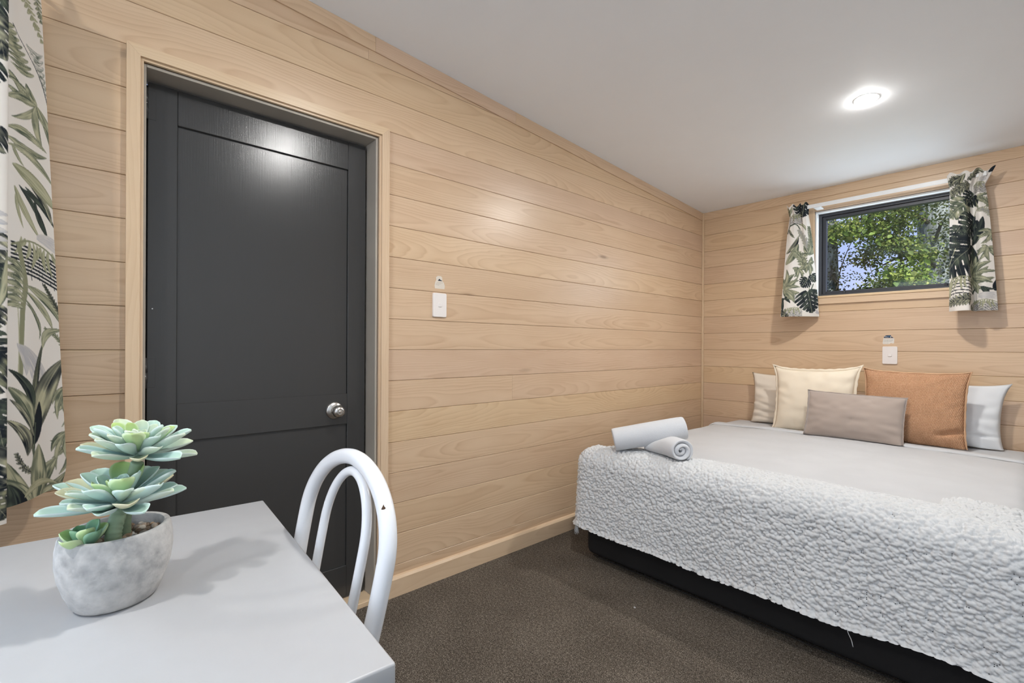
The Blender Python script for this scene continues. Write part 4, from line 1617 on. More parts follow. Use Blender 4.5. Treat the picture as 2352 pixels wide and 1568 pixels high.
def short_curtain(name, label, cv2, plan_top, plan_neck, plan_bot, sil, z_top, z_neck, z_bot, seed, fold=()):
    """plan_*: (x, y) control points left to right; sil: rows -> (left, right) print columns"""
    n_c = 150
    dz = 0.0034
    zs = np.concatenate([np.arange(z_top, z_bot, -dz), [z_bot]])

    def cr(P):
        Q = catmull([(*p_, 0) for p_ in P], 40)[:, :2]
        L = np.concatenate([[0], np.cumsum(np.hypot(*np.diff(Q, axis=0).T))])
        s_ = np.linspace(0, L[-1], n_c)
        return np.stack([np.interp(s_, L, Q[:, 0]), np.interp(s_, L, Q[:, 1])], -1)
    T_, N_, B_ = cr(plan_top), cr(plan_neck), cr(plan_bot)
    V, RC = [], []
    s_ = np.linspace(0, 1, n_c)
    for z in zs:
        if z > z_neck:
            t = (z - z_neck) / (z_top - z_neck)
            P = N_ * (1 - t) + T_ * t
            P = P + np.stack([np.zeros(n_c), .007 * np.sin(s_ * 34 + seed) * (1 - abs(2 * t - 1) * .5)], -1)
        else:
            t = (z_neck - z) / (z_neck - z_bot)
            e_ = t ** .75
            P = N_ * (1 - e_) + B_ * e_
            P = P + np.stack([np.zeros(n_c), .004 * np.sin(s_ * 34 + seed) * max(0, 1 - t * 4)], -1)
        zz = np.full(n_c, z)
        if z > z_neck:
            zz = zz + ((z - z_neck) / (z_top - z_neck)) * .010 * np.sin(s_ * 21 + seed * 2)
        V.append(np.stack([P[:, 0], P[:, 1], zz], -1))
        row = np.interp(-z, [-q[0] for q in sil], [q[1] for q in sil])
        l_ = np.interp(-z, [-q[0] for q in sil], [q[2] for q in sil])
        r_ = np.interp(-z, [-q[0] for q in sil], [q[3] for q in sil])
        RC.append(np.stack([l_ + (r_ - l_) * s_, np.full(n_c, row)], -1))
    V = np.array(V)
    RC = np.array(RC)
    colr = cv2.sample(RC[..., 0], RC[..., 1])
    cm = V.reshape(-1, 3).mean(0)
    o = fast_mesh(name, V.reshape(-1, 3), grid_np(len(zs), n_c), M_print, None, True, colr.reshape(-1, 4), (cm[0], cm[1], z_bot), label=label, cat='curtain', group='short curtains of the back window')
    md = o.modifiers.new('thick', 'SOLIDIFY')
    md.thickness = .0012
    return o


k_ = 1 / 5.6
c1 = Canvas(0, 0, 120, 280, 5.0)


def S1(*a):
    return [v * k_ for v in a]


c1.monstera(*S1(375, 60, 200), 95, GRN, INK, .8, 1, 4)
c1.blade(*S1(160, 90, 190, 220, 24), 0, OLV, GRN, .5, 2)
c1.blade(*S1(205, 90, 185, 215, 16), 0, OLV, GRN, .7, 3)
c1.blade(*S1(250, 80, 290, 110, 14), 0, GRN, INK, .7, 3)
c1.basket(*S1(195, 350, 195, 320), 4, 6)
c1.line([S1(170, 430), S1(200, 350), S1(270, 330), S1(310, 400), S1(300, 480)], 2.2, GRN)
c1.blade(*S1(300, 330, 385, 420, 14), -.2, OLV, GRN, .6, 5)
c1.blade(*S1(200, 390, 250, 500, 12), .1, OLV, GRN, .7, 6)
c1.blade(*S1(190, 380, 240, 470, 9), .1, OLV, INK, .7, 7)
c1.blade(*S1(150, 690, 290, 478, 26), .10, OLV, INK, .55, 8, .2)
c1.blade(*S1(140, 830, 285, 575, 38), .06, OLV, GRN, .5, 9, .2)
c1.frond([S1(410, 720), S1(370, 560), S1(300, 410)], 16, 14, 1.6, 40, OLV * .95, GHO * .85, .6, 10, .4)
c1.frond([S1(405, 700), S1(440, 540), S1(425, 380)], 14, 13, 1.8, 40, OLV * .9, GRN, .6, 11, .4)
c1.burst(*S1(400, 720), [S1(350, 600), S1(470, 620), S1(480, 690), S1(440, 560), S1(330, 700)], 3.6, OLV, GRN, .6, 12)
c1.frond([S1(335, 870), S1(320, 770), S1(262, 690)], 8, 15, 2.6, 60, OLV, GRN, .55, 13, .3)
c1.burst(*S1(285, 885), [S1(215, 880), S1(235, 930), S1(230, 1000), S1(270, 1010), S1(320, 1020), S1(350, 960), S1(360, 900), S1(340, 860)], 3.4, OLV, GRN, .6, 14)
c1.burst(*S1(400, 830), [S1(345, 850), S1(440, 740), S1(470, 800), S1(460, 920), S1(420, 990), S1(370, 950)], 5.2, OLV * .95, GRN, .55, 15)
c1.burst(*S1(100, 1150), [S1(285, 1040), S1(270, 1000), S1(235, 960), S1(150, 890), S1(300, 1130), S1(290, 1200), S1(255, 1260), S1(190, 1290), S1(240, 1340), S1(60, 960)], 4.8, OLV, GRN, .6, 16)
for k in range(6):
    c1.blade(*S1(230, 1230 + k * 12, 320 + k * 12, 1330 + k * 24, 14), -.1, CREAM * .92, GHO, .7, 30 + k, rib=False, edge=.2)
c1.line([S1(420, 1060), S1(415, 1200)], 1.6, OLM)
c1.line([S1(470, 1090), S1(430, 1200)], 2.6, GRN)
c1.monstera(*S1(385, 1040, 120), 130, GRN, INK, .8, 21, 4)
c1.monstera(*S1(450, 980, 100), 60, GRN, INK, .8, 22, 4)
c1.monstera(*S1(405, 1215, 260), 76, GRN, INK, .8, 23, 5)
c1.blade(*S1(75, 1440, 90, 1260, 16), 0, GRN, INK, .8, 24)
c1.burst(*S1(110, 1270), [S1(180, 1330), S1(60, 1300), S1(150, 1250)], 2.8, GRN, INK, .7, 25)
c1.burst(*S1(110, 1480), [S1(60, 1420), S1(55, 1500), S1(120, 1400), S1(160, 1500)], 4, OLV, INK, .7, 26)
c1.basket(*S1(110, 320, 1390, 1510), 6, 6)
c1.burst(*S1(550, 1470), [S1(530, 1420), S1(575, 1440)], 3, GHO, GHO, .5, 28)
short_curtain('curtain', 'short leaf print curtain hanging left of the back window glass', c1,
              [(.698, -.120), (.735, -.135), (.772, -.105), (.806, -.132), (.838, -.098)],
              [(.716, -.112), (.750, -.128), (.782, -.106), (.810, -.124), (.834, -.092)],
              [(.682, -.180), (.735, -.186), (.800, -.150), (.850, -.090), (.888, -.032)],
              [(2.172, 12, 24, 79), (2.075, 45, 33, 79), (1.765, 140, 23, 85), (1.36, 269, 9, 103)],
              2.172, 2.085, 1.360, 1)

k2 = 1 / 4.353
c2 = Canvas(0, 0, 170, 360, 5.0)


def S2(*a):
    return [v * k2 for v in a]


c2.frond([S2(250, 130), S2(200, 160), S2(120, 200)], 8, 17, 3, 70, OLV, INK, .6, 1, .2)
c2.burst(*S2(270, 110), [S2(120, 170), S2(150, 230), S2(190, 240), S2(240, 230)], 4.5, OLV, INK, .6, 2)
c2.burst(*S2(340, 110), [S2(300, 180), S2(420, 120), S2(460, 100), S2(390, 170), S2(320, 100), S2(350, 190)], 4, OLV, INK, .65, 3)
c2.blade(*S2(510, 140, 535, 60, 34), 0, INK, INK, .9, 4)
for k in range(4):
    c2.blade(*S2(430, 170 + k * 8, 500, 150 + k * 18, 10), 0, CREAM * .93, GHO, .6, 5 + k, rib=False, edge=.2)
c2.frond([S2(350, 225), S2(270, 265), S2(170, 310)], 9, 22, 2.8, 60, OLV, INK, .6, 9, .3)
c2.basket(*S2(385, 495, 215, 330), 3, 7)
c2.burst(*S2(400, 385), [S2(530, 360), S2(560, 420), S2(520, 480), S2(440, 490), S2(360, 460)], 3.6, OLV, GRN, .55, 12)
c2.monstera(*S2(270, 440, 200), 145, OLV, GRN, .6, 20, 4)
c2.monstera(*S2(375, 360, 140), 135, GRN, INK, .8, 21, 4)
c2.line([S2(292, 395), S2(295, 590)], 1.3, OLM)
c2.frond([S2(560, 520), S2(500, 430), S2(440, 390)], 14, 12, 1.6, 45, OLV, GRN, .6, 22, .3)
c2.frond([S2(570, 600), S2(510, 530), S2(440, 505)], 14, 12, 1.4, 45, OLV, GHO * .8, .6, 23, .3)
c2.line([S2(390, 620), S2(410, 520), S2(450, 495), S2(510, 480)], 1.6, OLM)
c2.line([S2(240, 720), S2(230, 800), S2(250, 860)], 1.2, OLM)
c2.line([S2(200, 790), S2(205, 870)], 1.2, OLM)
c2.monstera(*S2(385, 620, 215), 140, GRN, INK, .75, 24, 4)
c2.monstera(*S2(205, 690, 150), 125, GRN, INK, .7, 25, 4)
c2.blade(*S2(372, 860, 475, 580, 40), .08, GRN, INK, .7, 26, .3)
c2.blade(*S2(370, 700, 405, 560, 18), 0, GRN, INK, .8, 27)
c2.monstera(*S2(300, 880, 370), 135, GRN, INK, .72, 28, 5)
c2.line([S2(90, 1040), S2(150, 930), S2(170, 880)], 1.8, OLV)
c2.burst(*S2(570, 740), [S2(425, 760), S2(440, 800), S2(470, 850), S2(510, 850), S2(555, 830), S2(440, 720), S2(560, 690)], 3.8, OLV, GRN, .55, 30)
c2.burst(*S2(525, 885), [S2(430, 910), S2(440, 960), S2(460, 1010), S2(545, 1020), S2(595, 990), S2(590, 880), S2(480, 860)], 4.4, OLV, GRN, .55, 31)
for k in range(9):
    c2.line([S2(290 + k * 8, 1160), S2(296 + k * 8, 1060 + 14 * sin(k))], .5, GHO)
c2.burst(*S2(365, 1170), [S2(560, 1020), S2(540, 1070), S2(610, 1120), S2(590, 1180), S2(580, 1230), S2(540, 1290), S2(480, 1330), S2(430, 960), S2(480, 1010), S2(400, 1330), S2(360, 1000)], 6.0, OLV, GRN, .55, 32, .1)
c2.blade(*S2(600, 1310, 612, 1190, 26), 0, INK, INK, .9, 33)
c2.blade(*S2(603, 1120, 606, 1060, 12), 0, INK, INK, .9, 34)
c2.burst(*S2(500, 1260), [S2(560, 1320), S2(600, 1290), S2(540, 1340), S2(580, 1340)], 3, GRN, INK, .7, 35)
c2.basket(*S2(112, 360, 1165, 1330), 5, 5)
c2.burst(*S2(150, 1200), [S2(115, 1330), S2(140, 1380), S2(110, 1260)], 5, OLV, OLM, .5, 36)
for k in range(5):
    c2.blade(*S2(120 + k * 20, 1370, 230 + k * 30, 1340, 10), .1, CREAM * .93, GHO, .6, 37 + k, rib=False, edge=.2)
c2.frond([S2(350, 1385), S2(260, 1390), S2(135, 1420)], 9, 17, 2.8, 65, OLV, INK, .6, 42, .2)
c2.burst(*S2(400, 1330), [S2(370, 1290), S2(440, 1310), S2(380, 1250), S2(450, 1280)], 2.6, GRN, INK, .8, 44)
for k in range(5):
    c2.blade(*S2(480, 1330 + k * 8, 615, 1320 + k * 16, 9), 0, CREAM * .93, GHO, .6, 46 + k, rib=False, edge=.2)
c2.burst(*S2(350, 1490), [S2(400, 1430), S2(430, 1450), S2(360, 1440), S2(420, 1490)], 3, OLM, INK, .6, 52)
c2.basket(*S2(420, 625, 1390, 1500), 8, 7)
short_curtain('curtain', 'short leaf print curtain covering the right end of the back window', c2,
              [(1.572, -.115), (1.612, -.140), (1.655, -.112), (1.690, -.138), (1.732, -.100), (1.779, -.098)],
              [(1.584, -.100), (1.618, -.128), (1.655, -.118), (1.680, -.084), (1.706, -.104), (1.734, -.086)],
              [(1.587, -.120), (1.622, -.175), (1.680, -.188), (1.694, -.085), (1.738, -.112), (1.791, -.088)],
              [(2.172, 18, 22, 124), (2.075, 65, 33, 114), (1.755, 190, 18, 129), (1.355, 344, 31, 144)],
              2.172, 2.085, 1.355, 3)
rod = box('curtain_track', (0.705, -0.103, 2.134), (1.742, -0.095, 2.160), M_white_paint, None, 0.002, 1, origin=(1.235, -.099, 2.134),
          label='flat white curtain rod across the top of the back window', cat='curtain rod')
for xx in (0.885, 1.715):
    box('bracket', (xx - .022, -0.096, 2.132), (xx + .022, -0.0005, 2.142), M_white_paint, rod, 0.002, 1)

# ------------------------------------------------------------------ switches, notices, hook
sw = empty('light_switch', (0.0, -2.682, 1.332), 'white light switch on the side wall right of the black door', 'switch')
rounded_plate('plate', -2.7205, -2.6435, 1.274, 1.390, 0.009, 0.007, M_plastic, sw, 'x', 0.0002)
rounded_plate('rocker', -2.692, -2.672, 1.322, 1.342, 0.0125, 0.004, M_plastic, sw, 'x', 0.0002)
sw2 = empty('light_switch', (1.288, 0.0, 1.088), 'white light switch on the back wall above the cushions', 'switch')
rounded_plate('plate', 1.2485, 1.3275, 1.031, 1.147, 0.009, 0.007, M_plastic, sw2, 'y', -0.0002)
rounded_plate('rocker', 1.278, 1.299, 1.080, 1.097, 0.0125, 0.004, M_plastic, sw2, 'y', -0.0002)
M_paper = plain('notice_film', srgb(220, 209, 194), 0.5, var=0.02)
M_paper2 = plain('notice_paper', srgb(228, 222, 212), 0.5, var=0.02)
M_navy = plain('notice_navy_ink', srgb(30, 38, 56), 0.5)
M_teal = plain('notice_blue_ink', srgb(20, 66, 100), 0.5)
M_grey_ink = plain('notice_grey_ink', srgb(126, 116, 106), 0.6)


def flat(name, pts, mat, parent, face, d):
    V = [(d, a, z) if face == 'x' else (a, -d, z) for a, z in pts]
    V += [(d - .0004, a, z) if face == 'x' else (a, -d + .0004, z) for a, z in pts]
    n = len(pts)
    f = [tuple(range(n)), tuple(reversed(range(n, 2 * n)))] + [(i, n + i, n + (i + 1) % n, (i + 1) % n) for i in range(n)]
    o = mk(name, V, f, mat, parent, False, wpos(parent))
    bm = bmesh.new()
    bm.from_mesh(o.data)
    bmesh.ops.recalc_face_normals(bm, faces=bm.faces)
    bm.to_mesh(o.data)
    bm.free()
    return o


def textline(name, a0, a1, z, parent, face, d, seed, h=.0016):
    """an illegibly small printed line: short dashes"""
    r_ = random.Random(seed)
    V, f = [], []
    a = a0
    while a < a1 - .002:
        w_ = min(r_.uniform(.003, .009), a1 - a)
        b = len(V)
        for (p_, q_) in ((a, z), (a + w_, z), (a + w_, z + h), (a, z + h)):
            V.append((d, p_, q_) if face == 'x' else (p_, -d, q_))
        f.append((b, b + 1, b + 2, b + 3))
        a += w_ + .0018
    return mk(name, V, f, M_grey_ink, parent, False, wpos(parent))


n1 = empty('wall_notice', (0.0, -2.677, 1.414), 'small worn clear notice with dark mountain mark above the side wall switch', 'notice')
arc = [(-2.706, 1.412), (-2.651, 1.412), (-2.649, 1.428), (-2.654, 1.442), (-2.664, 1.452), (-2.664, 1.466), (-2.671, 1.474), (-2.690, 1.474), (-2.700, 1.466), (-2.698, 1.454), (-2.705, 1.442), (-2.708, 1.426)]
flat('film', arc, M_paper, n1, 'x', .0006)
flat('mountain_mark', [(-2.690, 1.450), (-2.664, 1.450), (-2.670, 1.455), (-2.673, 1.4545), (-2.681, 1.461)], M_navy, n1, 'x', .0010)
for i, (a0, a1) in enumerate(((-2.695, -2.663), (-2.702, -2.672), (-2.702, -2.682))):
    textline('printed_line', a0, a1, 1.441 - i * .0058, n1, 'x', .0010, 5 + i, .0011)
n2 = empty('wall_notice', (1.278, 0.0, 1.163), 'small torn white notice with blue emblem above the back wall switch', 'notice')
flat('paper', [(1.248, 1.168), (1.252, 1.163), (1.285, 1.163), (1.292, 1.170), (1.304, 1.166), (1.309, 1.171), (1.309, 1.201), (1.252, 1.201)], M_paper2, n2, 'y', .0006)
flat('emblem', [(1.256, 1.203), (1.306, 1.203), (1.299, 1.210), (1.294, 1.213), (1.292, 1.221), (1.266, 1.221), (1.259, 1.214), (1.255, 1.212)], M_teal, n2, 'y', .0008)
flat('emblem_dark', [(1.258, 1.203), (1.304, 1.203), (1.300, 1.206), (1.258, 1.206)], M_navy, n2, 'y', .0011)
flat('emblem_dark', [(1.266, 1.2175), (1.278, 1.2175), (1.278, 1.221), (1.268, 1.221)], M_navy, n2, 'y', .0011)
textline('emblem_lettering', 1.260, 1.281, 1.2078, n2, 'y', .0012, 3, .0022).data.materials[0] = M_paper2
textline('emblem_lettering', 1.256, 1.270, 1.2128, n2, 'y', .0012, 9, .0018).data.materials[0] = M_paper2
flat('emblem_light', [(1.288, 1.2065), (1.294, 1.2065), (1.293, 1.2125), (1.289, 1.2135)], M_paper, n2, 'y', .0012)
for i, a1 in enumerate((1.305, 1.303, 1.301, 1.297)):
    textline('printed_line', 1.253, a1, 1.1935 - i * .0050, n2, 'y', .0010, 30 + i, .0013)
textline('printed_line', 1.252, 1.282, 1.1685, n2, 'y', .0010, 41, .0012)
hk = lathe('wall_hook', [(0, .0), (.009, .0), (.009, .002), (.004, .004), (.004, .010), (.0, .011)], M_plastic, (0.434, 0, .892), None, 14, 'x',
           label='tiny white stick-on hook on the back wall left of the pillows', cat='hook')
hk.rotation_euler = (0, 0, -pi / 2)
lint = lathe('lint', [(0, 0), (.004, .001), (.005, .003), (.003, .005), (0, .006)], M_sheet, (.784, -2.181, 0.0), None, 9, 'z',
             label='tiny white scrap of lint on the brown carpet', cat='lint')

# ------------------------------------------------------------------ the white table
tax = Vector((.059, .998, 0)).normalized()
tay = Vector((.998, -.059, 0)).normalized()
TRZ = math.atan2(-.059, .998)
tblc = Vector((.644, -3.623, 0)) - tax * .60 + tay * .392
tbl = empty('desk', (tblc.x, tblc.y, 0), 'white laminate table in the left foreground under the potted succulent', 'table')
TH = 0.740


def tbox(name, u0, u1, v0, v1, z0, z1, mat, bev, seg=2):
    """box in table coordinates: u across, v along"""
    rot = Matrix.Rotation(TRZ, 3, 'Z')
    return box(name, (tblc.x + u0, tblc.y + v0, z0), (tblc.x + u1, tblc.y + v1, z1), mat, tbl, bev, seg, rot, (tblc.x, tblc.y, 0), wpos(tbl))


tbox('tabletop', -.392, .392, -.60, .60, TH - .031, TH, M_table, 0.0035, 3)
for a in (-1, 1):
    for b in (-1, 1):
        tbox('leg', a * .35 - .022, a * .35 + .022, b * .55 - .022, b * .55 + .022, 0.0, TH - .0315, M_table, 0.003, 2)
tbox('apron', -.327, .327, .540, .556, TH - .095, TH - .0315, M_table, 0.001, 1)
tbox('apron', -.327, .327, -.556, -.540, TH - .095, TH - .0315, M_table, 0.001, 1)
tbox('apron', -.358, -.342, -.527, .527, TH - .095, TH - .0315, M_table, 0.001, 1)
tbox('apron', .342, .358, -.527, .527, TH - .095, TH - .0315, M_table, 0.001, 1)

# ------------------------------------------------------------------ the white hoop-back chair
CXM, CY0, CA = 1.077, -3.595, 0.20


def hoop(half, ztop, zbot, zc=.782, n=26):
    """one bent tube: legs bowed in towards the seat, rounded top"""
    pts = []
    for k in range(14):
        e_ = k / 14
        z = zbot + (zc - zbot) * e_
        pts.append((-half * (.74 + .26 * sin(e_ * pi / 2)), z))
    for k in range(n + 1):
        a = pi - pi * k / n
        c_, s_ = cos(a), sin(a)
        pts.append((half * math.copysign(abs(c_) ** 1.04, c_), zc + (ztop - zc) * max(0.0, s_) ** .98))
    for k in range(13, -1, -1):
        e_ = k / 14
        z = zbot + (zc - zbot) * e_
        pts.append((half * (.74 + .26 * sin(e_ * pi / 2)), z))
    return pts


def on_back(pts, x0=0.0, dy=0.0):
    P = [(CXM + x0 + x, CY0 + CA * (z - .8) + dy - .04 * max(0, .62 - z), z) for x, z in pts]
    return P


chair = empty('hoop_back_chair', (CXM, CY0 - .24, 0), 'white metal hoop-back chair with chipped paint tucked under the table end', 'chair')
tube('back_hoop', catmull(on_back(hoop(.182, .917, .455)), 2), 0.0148, M_chair, chair, 18)
tube('inner_hoop', catmull(on_back(hoop(.091, .893, .455), .010), 2), 0.0088, M_chair, chair, 14)
SZ = 0.455
sc_y = CY0 + CA * (SZ - .8) - .045 - .185
lathe('seat', [(0, -.022), (.185, -.022), (.197, -.014), (.200, 0), (.196, .012), (.175, .022), (0, .026)], M_chair, (CXM, sc_y, SZ), chair, 40)
for sx_, sy_ in ((-1, -1), (1, -1), (-1, 1), (1, 1)):
    bx_, by_ = CXM + sx_ * .135, sc_y + sy_ * .135
    tube('leg', catmull([(bx_, by_, SZ - .022), (bx_ + sx_ * .02, by_ + sy_ * .02, .25), (bx_ + sx_ * .045, by_ + sy_ * .045, 0.0)], 8), 0.0135, M_chair, chair, 14)
ring_ = [(CXM + .165 * cos(a), sc_y + .165 * sin(a), .20) for a in np.linspace(0, 2 * pi, 49)]
tube('leg_ring', ring_, 0.008, M_chair, chair, 10)
# paint chips on the right of the hoop
hp = on_back(hoop(.182, .917, .455))
for k, (i, sz) in enumerate(((33, .0055), (34, .004), (35, .006))):
    p_ = hp[i]
    tcp = Vector(p_) + Vector((.0148 * .80, -.0148 * .60, 0.0)) + Vector((0, 0, .004 * (k - 1)))
    bm = bmesh.new()
    bmesh.ops.create_icosphere(bm, subdivisions=2, radius=1)
    for v in bm.verts:
        v.co = Vector((v.co.x * .0012, v.co.y * sz * .6, v.co.z * sz * (1 + .4 * sin(v.co.y * 5 + k))))
        v.co = Matrix.Rotation(radians(-37), 3, 'Z') @ v.co + tcp - wpos(chair)
    me = bpy.data.meshes.new('paint_chip')
    bm.to_mesh(me)
    bm.free()
    me.materials.append(M_rust)
    o = bpy.data.objects.new('paint_chip', me)
    COL.objects.link(o)
    o.parent = chair

# ------------------------------------------------------------------ the potted succulent
PC = Vector((1.006, -3.921, TH))
plant = empty('potted_succulent', PC, 'artificial blue-green succulent with three rosettes in a grey concrete pot', 'potted plant')
PROT = radians(148)
RH = 0.110
prof = [(0.0, 0.0), (.046, 0.0), (.051, .002), (.055, .007), (.064, .028), (.0705, .050), (.0735, .072), (.0730, .092), (.0705, .106), (.0690, .1095), (.0660, .1105),
        (.0615, .1098), (.0600, .107), (.0605, .098), (.058, .090), (.0, .088)]
pot = lathe('pot', prof, M_conc, PC, plant, 64, 'z', 1.03, .95, PROT)
# pebbles: individual stones on the soil
M_peb = NT('river_pebbles')
_r = M_peb.rand()
_n = M_peb.noise(M_peb.coord(), 300.0, 3.0)
_c = M_peb.ramp(_r, [(0.0, srgb(70, 62, 55)), (0.18, srgb(120, 98, 78)), (0.36, srgb(168, 138, 108)), (0.55, srgb(150, 144, 136)), (0.72, srgb(186, 150, 112)), (0.86, srgb(196, 186, 172)), (1.0, srgb(104, 96, 92))])
M_peb.set(M_peb.mix(M_peb.math('MULTIPLY', _n, .35), _c, srgb(60, 52, 46)), 0.45)
peb_me = []
for k in range(5):
    bm = bmesh.new()
    bmesh.ops.create_icosphere(bm, subdivisions=2, radius=1)
    for v in bm.verts:
        v.co *= 1 + .14 * sin(v.co.x * 2.3 + k) + .10 * sin(v.co.y * 3.1 + k * 2)
    me = bpy.data.meshes.new('pebble')
    bm.to_mesh(me)
    bm.free()
    me.shade_smooth()
    me.materials.append(M_peb.m)
    peb_me.append(me)
pr_ = random.Random(12)
for k in range(170):
    a, r_ = pr_.random() * 2 * pi, math.sqrt(pr_.random()) * .0555
    lx, ly = r_ * cos(a) * 1.03, r_ * sin(a) * .95
    o = bpy.data.objects.new('pebble', peb_me[k % 5])
    COL.objects.link(o)
    o.parent = plant
    s_ = pr_.uniform(.0036, .0062)
    o.location = (lx * cos(PROT) - ly * sin(PROT), lx * sin(PROT) + ly * cos(PROT), .0895 + pr_.random() * .006)
    o.scale = (s_ * pr_.uniform(1.0, 1.45), s_, s_ * pr_.uniform(.6, .85))
    o.rotation_euler = (pr_.uniform(-.4, .4), pr_.uniform(-.4, .4), pr_.random() * 6.3)


def leaf_mesh(L, w, th, curve, cup, palette, seed):
    """fleshy spoon-shaped leaf growing along +x from the origin, upper side +z"""
    nu, nv = 15, 9
    us = np.linspace(0, 1, nu)
    V, C = [], []
    for side in (1, -1):
        for u in us:
            wd = w * 1.12 * (0.24 * (1 - u) ** 1.5 + 1.0 * math.sin(pi * min(1, u ** 1.5 * .988 + .004)) ** .62 * (.22 + .78 * u))
            wd = max(wd, .0004)
            zc = curve * L * u * u
            for v in np.linspace(-1, 1, nv):
                y = wd * v
                thick = th * (1 - v * v) ** .5 * (.45 + .55 * math.sin(pi * min(1, .15 + .8 * u)))
                z = zc + cup * wd * v * v + (thick * .35 if side > 0 else -thick * .65)
                tip = 0.0
                V.append((L * u + tip, y, z))
                e_ = abs(v)
                base_c, mid_c, tip_c, rim_c = palette
                c = np.array(base_c) * (1 - u) + np.array(mid_c) * u
                f_ = max(0, (u - .55) / .45)
                c = c * (1 - f_ * .7) + np.array(tip_c) * f_ * .7
                g_ = max(0, (e_ - .72) / .28) ** 1.3 * .75
                c = c * (1 - g_) + np.array(rim_c) * g_
                if side < 0:
                    c = c * .6 + np.array(rim_c) * .4
                C.append(srgb(*np.clip(c, 0, 255)))
    Q = []
    for s_ in range(2):
        o_ = s_ * nu * nv
        for i in range(nu - 1):
            for j in range(nv - 1):
                a = o_ + i * nv + j
                q = (a, a + nv, a + nv + 1, a + 1)
                Q.append(q if s_ == 0 else tuple(reversed(q)))
    for j in range(nv - 1):                          # close the tip and the foot
        a, b = (nu - 1) * nv + j, nu * nv + (nu - 1) * nv + j
        Q.append((a, b, b + 1, a + 1))
        a, b = j, nu * nv + j
        Q.append((b, a, a + 1, b + 1))
    for i in range(nu - 1):                          # close the rims
        a, b = i * nv, nu * nv + i * nv
        Q.append((a, b, b + nv, a + nv))
        a, b = i * nv + nv - 1, nu * nv + i * nv + nv - 1
        Q.append((b, a, a + nv, b + nv))
    tmp = fast_mesh('leaf', np.array(V), np.array(Q), M_leaf, None, True, np.array(C))
    me = tmp.data
    bpy.data.objects.remove(tmp)
    return me


BLUE = ((160, 190, 192), (172, 202, 194), (186, 210, 188), (222, 233, 232))
PALE = ((168, 194, 190), (186, 206, 188), (204, 210, 172), (224, 232, 222))
LIME = ((148, 184, 158), (166, 196, 126), (184, 206, 124), (206, 222, 186))
SAND = ((168, 184, 160), (194, 194, 156), (206, 198, 162), (218, 212, 182))
DEEP = ((92, 136, 120), (96, 146, 116), (120, 162, 110), (150, 184, 160))


def rosette(name, c, tilt, tiltdir, rings, seed, core):
    """rings: (count, length, width, elevation deg, start radius, height, palettes)"""
    c = Vector(c)
    ax = Vector((sin(tilt) * cos(tiltdir), sin(tilt) * sin(tiltdir), cos(tilt)))
    Rm = Vector((0, 0, 1)).rotation_difference(ax).to_matrix()
    root = lathe(name, [(0, -.012), (core, -.010), (core * 1.15, .0), (core * .8, .010), (0, .014)], plain('rosette_core', srgb(150, 182, 160), .5), c, plant, 16)
    r_ = random.Random(seed)
    ph = r_.random() * 6
    for (n, L, w, el, r0, h0, pals, crv) in rings:
        mes = [leaf_mesh(L * f_, w * f_ * 1.08, .0052, crv, .50, pals[i % len(pals)], seed + i) for i, f_ in enumerate((1.0, .93, 1.05))]
        ph += .37
        for k in range(n):
            az = ph + 2 * pi * k / n + r_.uniform(-.10, .10)
            e_ = radians(el + r_.uniform(-8, 8))
            d = Vector((cos(az) * cos(e_), sin(az) * cos(e_), sin(e_)))
            up = Vector((-cos(az) * sin(e_), -sin(az) * sin(e_), cos(e_)))
            si = up.cross(d)
            m3 = Matrix((d, si, up)).transposed()
            m3 = Rm @ m3 @ Matrix.Rotation(r_.uniform(-.15, .15), 3, 'X')
            loc = Rm @ Vector((cos(az) * r0, sin(az) * r0, h0))
            o = bpy.data.objects.new('leaf', mes[(k + seed) % 3])
            COL.objects.link(o)
            o.parent = root
            o.matrix_local = Matrix.Translation(loc + c - PC) @ m3.to_4x4() @ Matrix.Scale(r_.uniform(.86, 1.08), 4)
    return root


top_c = (1.000, -3.896, .962)
mid_c = (1.016, -3.918, .893)
rosette('rosette', top_c, .17, radians(20), [
    (10, .072, .0140, 4, .006, -.006, [PALE, SAND, BLUE], .14),
    (10, .068, .0142, 17, .005, -.002, [BLUE, PALE, PALE], .16),
    (9, .060, .0135, 33, .004, .002, [BLUE, PALE, LIME], .12),
    (7, .045, .0115, 52, .003, .005, [PALE, LIME, BLUE], .12),
    (6, .030, .0070, 68, .003, .007, [PALE, BLUE, PALE], .08),
    (4, .020, .0042, 80, .001, .009, [BLUE, PALE, BLUE], .05)], 3, .009)
rosette('rosette', mid_c, .13, radians(-10), [
    (10, .082, .0150, 7, .006, -.007, [BLUE, PALE, BLUE], .14),
    (10, .077, .0155, 13, .006, -.003, [BLUE, BLUE, SAND], .16),
    (9, .068, .0155, 27, .005, .001, [BLUE, BLUE, PALE], .12),
    (6, .052, .0155, 44, .004, .004, [LIME, BLUE, LIME], .16),
    (6, .034, .0105, 62, .003, .006, [BLUE, LIME, BLUE], .14),
    (5, .022, .0065, 76, .002, .008, [BLUE, BLUE, BLUE], .10)], 5, .010)
rosette('rosette', (1.034, -3.958, .836), .10, radians(-60), [
    (5, .040, .0135, 38, .003, .000, [DEEP, LIME, LIME], .14),
    (4, .036, .0120, 60, .002, .002, [DEEP, DEEP, LIME], .12),
    (4, .026, .0075, 76, .001, .004, [LIME, DEEP, DEEP], .08)], 9, .006)
M_stem = plain('succulent_stem', srgb(138, 158, 128), 0.6, var=.08, scale=60)
st1 = catmull([(1.030, -3.925, .826), (1.030, -3.926, .850), (mid_c[0], mid_c[1], .880)], 16)
r1 = [.0095 + .0011 * abs(sin(k * .9)) for k in range(len(st1))]
tube('stem', st1, r1, M_stem, plant, 16)
